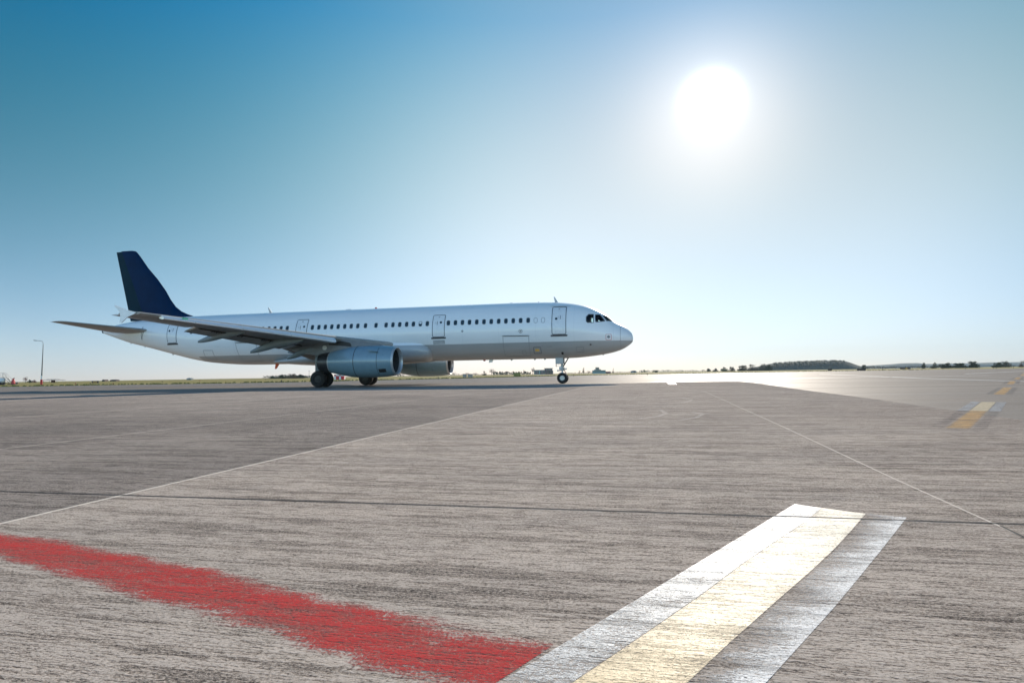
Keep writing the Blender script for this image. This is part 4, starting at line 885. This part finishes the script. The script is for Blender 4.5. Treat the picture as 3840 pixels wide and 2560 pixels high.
M_STRI = NT('striped board'); _w = M_STRI.n('ShaderNodeTexWave'); _w.inputs['Scale'].default_value = 1.4; M_STRI.l(M_STRI.co, _w.inputs[0]); M_STRI.set(Base_Color=M_STRI.mix(M_STRI.ramp(_w.outputs[1], .4, .6), (.6, .55, .5), (.12, .06, .04)), Roughness=.7)
for x, w, lab in ((1743, 14, 'left of two striped brown and white boxes on the grass'), (1764, 18, 'right, wider one of two striped brown and white boxes on the grass')):
    D = 184; r = empty('marker_box', bearing(x, D)); tag(r, lab, 'box', 'striped boxes on the grass'); W_ = w/FPX*D; H = height(x, 1402.3, D)
    MB().box((0, 0, H/2), (W_, .8, H)).build('box_body', M_STRI.m, r); MB().box((0, 0, H+.02), (W_+.08, .9, .05)).build('lid', M_SB, r)
D = 211; r = empty('olive_cabinet', bearing(1939, D)); tag(r, 'olive green cabinet on the grass left of the brick building', 'cabinet'); H = height(1939, 1397.5, D)
MB().box((0, 0, H/2), (2.4, 1.2, H)).build('cabinet_body', simple('olive paint', (.2, .19, .05), .6), r, bevel=.02); MB().box((0, 0, H+.03), (2.55, 1.3, .08)).build('lid', simple('olive lid', (.13, .13, .04), .6), r); MB().box((.3, -.62, H*.5), (1.0, .03, H*.7)).build('door', simple('olive door', (.25, .22, .06), .6), r)
# buildings
M_GLS = simple('building glass', (.03, .05, .06), .15); M_BRK = simple('purple brick', (.16, .09, .11), .8, scale=.5); M_CRM = simple('pale render', (.42, .42, .38), .8); M_AQ = simple('pale turquoise render', (.26, .38, .38), .7); M_GRYB = simple('grey panel', (.25, .27, .28), .7)
def terminal():
    D = 620; k = D/FPX; r = empty('terminal_building', bearing(2038, D)); tag(r, 'dark brick and glass building with a taller right half, behind the nose gear', 'building'); x = lambda p: (p-2038)*k
    H1, H2 = height(2020, 1387.5, D), height(2055, 1381.5, D)
    MB().box((x(2023), 0, H1/2), (40*k, 9, H1)).build('wall', M_CRM, r); MB().box((x(2057), 0, H2/2), (27*k, 11, H2)).build('wall', M_BRK, r); MB().box((x(2057), 0, H2+.15), (33*k, 13, .5)).build('roof', M_CRM, r); MB().box((x(2023), 0, H1+.1), (41*k, 9.6, .3)).build('roof', M_GRYB, r); MB().box((x(2072), 1, H1*.45), (4*k, 9, H1*.9)).build('annex', M_CRM, r)
    for i in range(9):
        m_ = (M_GLS, M_BRK, M_BRK, M_GLS, M_AQ)[i % 5]; MB().box((x(2005.5+4.3*i), -4.52, H1*.46), (3.1*k, .12, H1*.78)).build('window', m_, r)
    for i in range(4): MB().box((x(2048+6*i), -5.53, H2*.36), (4.2*k, .12, H2*.55)).build('window', M_GLS, r); MB().box((x(2048+6*i), -5.55, H2*.83), (4.6*k, .12, H2*.16)).build('window', M_CRM, r)
terminal()
def tower():
    D = 560; k = D/FPX; r = empty('control_tower', bearing(2246, D)); tag(r, 'pale turquoise airfield building with a small stepped control tower and flag pole', 'building'); x = lambda p: (p-2246)*k
    h = lambda y: height(2246, y, D)
    MB().box((x(2246), 0, h(1388.5)/2), (46*k, 8, h(1388.5))).build('wall', M_AQ, r); MB().box((x(2241), 0, (h(1384)+h(1388.5))/2), (22*k, 6, h(1384)-h(1388.5))).build('wall', M_CRM, r)
    MB().box((x(2240), 0, (h(1378)+h(1384))/2), (12*k, 4, h(1378)-h(1384))).build('cab', M_GLS, r); MB().box((x(2240), 0, h(1377.6)), (14*k, 4.8, .35)).build('roof', M_CRM, r); MB().box((x(2246), 0, h(1388.3)), (47.5*k, 8.6, .3)).build('roof', M_CRM, r)
    for i in range(5): MB().box((x(2235.5+2.4*i), -2.05, h(1381)), (.12, .12, h(1378)-h(1384))).build('mullion', M_CRM, r)
    for i in range(11): MB().box((x(2226+4*i), -4.03, h(1392.5)), (2.2*k, .1, 1.0)).build('window', M_GLS, r)
    for i in range(4): MB().box((x(2233.5+5*i), -3.03, h(1386.3)), (2.6*k, .1, .7)).build('window', M_GLS, r)
    MB().tube([(x(2238), 0, h(1377)), (x(2238), 0, h(1371))], .05, 6).build('mast', M_POLE, r)
    MB().box((x(2281), 0, .9), (16*k, 5, 1.8)).build('annex', M_BRK, r)
tower()
for x, w, yt, D, m_, lab in ((2376, 20, 1388.5, 800, M_GRYB, 'low grey shed on the horizon ahead of the airliner nose'), (395, 10, 1422.5, 430, M_SB, 'small dark shelter with a pointed roof left of a rounded one'), (431, 22, 1422.5, 430, M_SB, 'rounded dark shelter on the horizon under the tailplane'), (713, 18, 1416.5, 600, M_GRYB, 'flat grey shed far off below the rear fuselage')):
    b_ = bearing(x, D); r = empty('shed', b_); tag(r, lab, 'shed'); W_ = w/FPX*D; H = max(.9, height(x, yt, D))
    MB().box((0, 0, H*.35), (W_, 4, H*.7)).build('wall', m_, r); MB().prism([(-W_*.53, H*.68), (-W_*.25, H*.93), (W_*.1, H), (W_*.53, H*.7)], (-2.2, 2.2)).build('roof', m_, r, smooth=0); MB().box((W_*.1, -2.02, H*.25), (W_*.2, .08, H*.5)).build('door', M_DK, r)
def vor():
    D = 330; k = D/FPX; r = empty('navigation_beacon', bearing(200, D)); tag(r, 'radio beacon hut under a wide flat mesh platform, right of the lamp post', 'radio beacon'); h = lambda y: height(200, y, D)
    MB().box((0, 0, h(1425)/2), (8.5*k, 1.5, h(1425))).build('cabin', simple('reddish cabin', (.2, .09, .08), .7), r); MB().lathe([(0, 37*k), (.18, 37*k)], (0, 0, h(1425.2)), 'z', 40).build('platform', M_DK, r)
    MB().lathe([(0, 20*k), (.12, 20*k)], (0, 0, h(1421.5)), 'z', 32).build('upper_ring', M_POLE, r); mb = MB()
    for q in range(10): a = 2*math.pi*q/10; mb.tube([(36*k*math.cos(a), 36*k*math.sin(a), 0), (36*k*math.cos(a), 36*k*math.sin(a), h(1425.2))], .05, 5).tube([(19*k*math.cos(a), 19*k*math.sin(a), h(1425)), (19*k*math.cos(a), 19*k*math.sin(a), h(1421.5))], .05, 5)
    mb.build('support_frame', M_POLE, r)
vor()
mst = MB().tube([(0, 0, 0), (0, 0, height(1159, 1389, 520))], .12, 6).box((0, 0, height(1159, 1391, 520)), (1.4, .3, .2)).build('mast', M_POLE); mst.location = bearing(1159, 520); tag(mst, 'thin grey mast rising above the trees left of the main wheels', 'mast')
# little marker posts and edge lights on the grass
PL = [(3311, 1388, 1376, 'dark thin marker post in the grass between two sign boards'), (3727, 1381, 1372, 'left one of two dark posts below the clump near the right edge'), (3737, 1382, 1374, 'right one of two dark posts below the clump near the right edge'), (3802, 1379.5, 1370, 'dark post in the grass nearest the right edge'), (1643, 1421.5, 1413, 'short black marker post under the far engine'), (1056, 1434, 1424.5, 'short black marker post in the grass left of the main wheels'), (2151, 1409.5, 1402, 'short black marker post right of the nose wheel'), (2428, 1405.5, 1400, 'black edge light standing on the bright asphalt ahead of the nose'), (2078, 1409, 1402.5, 'pale marker block left of the nose wheel'), (996, 1424, 1418.5, 'tiny dark marker on the rise below the rear fuselage'), (750, 1429, 1424.5, 'tiny red marker on the grass under the tail, right one'), (609, 1433, 1428.5, 'tiny dark marker on the grass under the tail, left one'), (425, 1441.5, 1437, 'small white and red edge light right of the amber sign'), (339, 1440, 1436.5, 'small dark edge light left of the amber sign'), (284, 1439.5, 1435, 'small reddish edge light between radio beacon and amber sign'), (3621, 1383.5, 1379.5, 'small dark marker on the grass below the long hedge'), (3537, 1385, 1381, 'small dark marker on the grass left of the long hedge foot')]
for x, yb, yt, lab in PL:
    dy = yb-(1280+FPX*(.0538)-(x-1920)*.01555); D = max(95, min(300, FPX*CH/max(dy, 3))); H = max(.3, height(x, yt, D)); m_ = M_REDM if 'red' in lab else M_CRM if ('pale' in lab or 'white' in lab) else M_DK
    r = empty('marker_post', bearing(x, D)); tag(r, lab, 'marker post', 'marker posts and edge lights in the grass')
    MB().tube([(0, 0, -.05), (0, 0, H*.85)], [.07, .06], 8).build('post', m_, r); MB().lathe([(0, .09), (H*.1, .09), (H*.15, .05)], (0, 0, H*.85), 'z', 10).build('post_cap', M_DK, r)

# ------------------------------------------------------------------ haze: the air over the airfield
def haze():
    b = MB().box((0, 1500, 70), (7000, 5200, 143)); t = NT('haze air'); t.t.nodes.remove(t.p); v = t.n('ShaderNodeVolumePrincipled'); v.inputs['Color'].default_value = (.80, .92, 1, 1); v.inputs['Density'].default_value = .00007; v.inputs['Anisotropy'].default_value = 0; t.l(v.outputs[0], t.out.inputs['Volume'])
    o = b.build('haze', t.m, smooth=0); tag(o, 'pale haze in the air over the airfield', 'haze', kind='stuff')
haze()
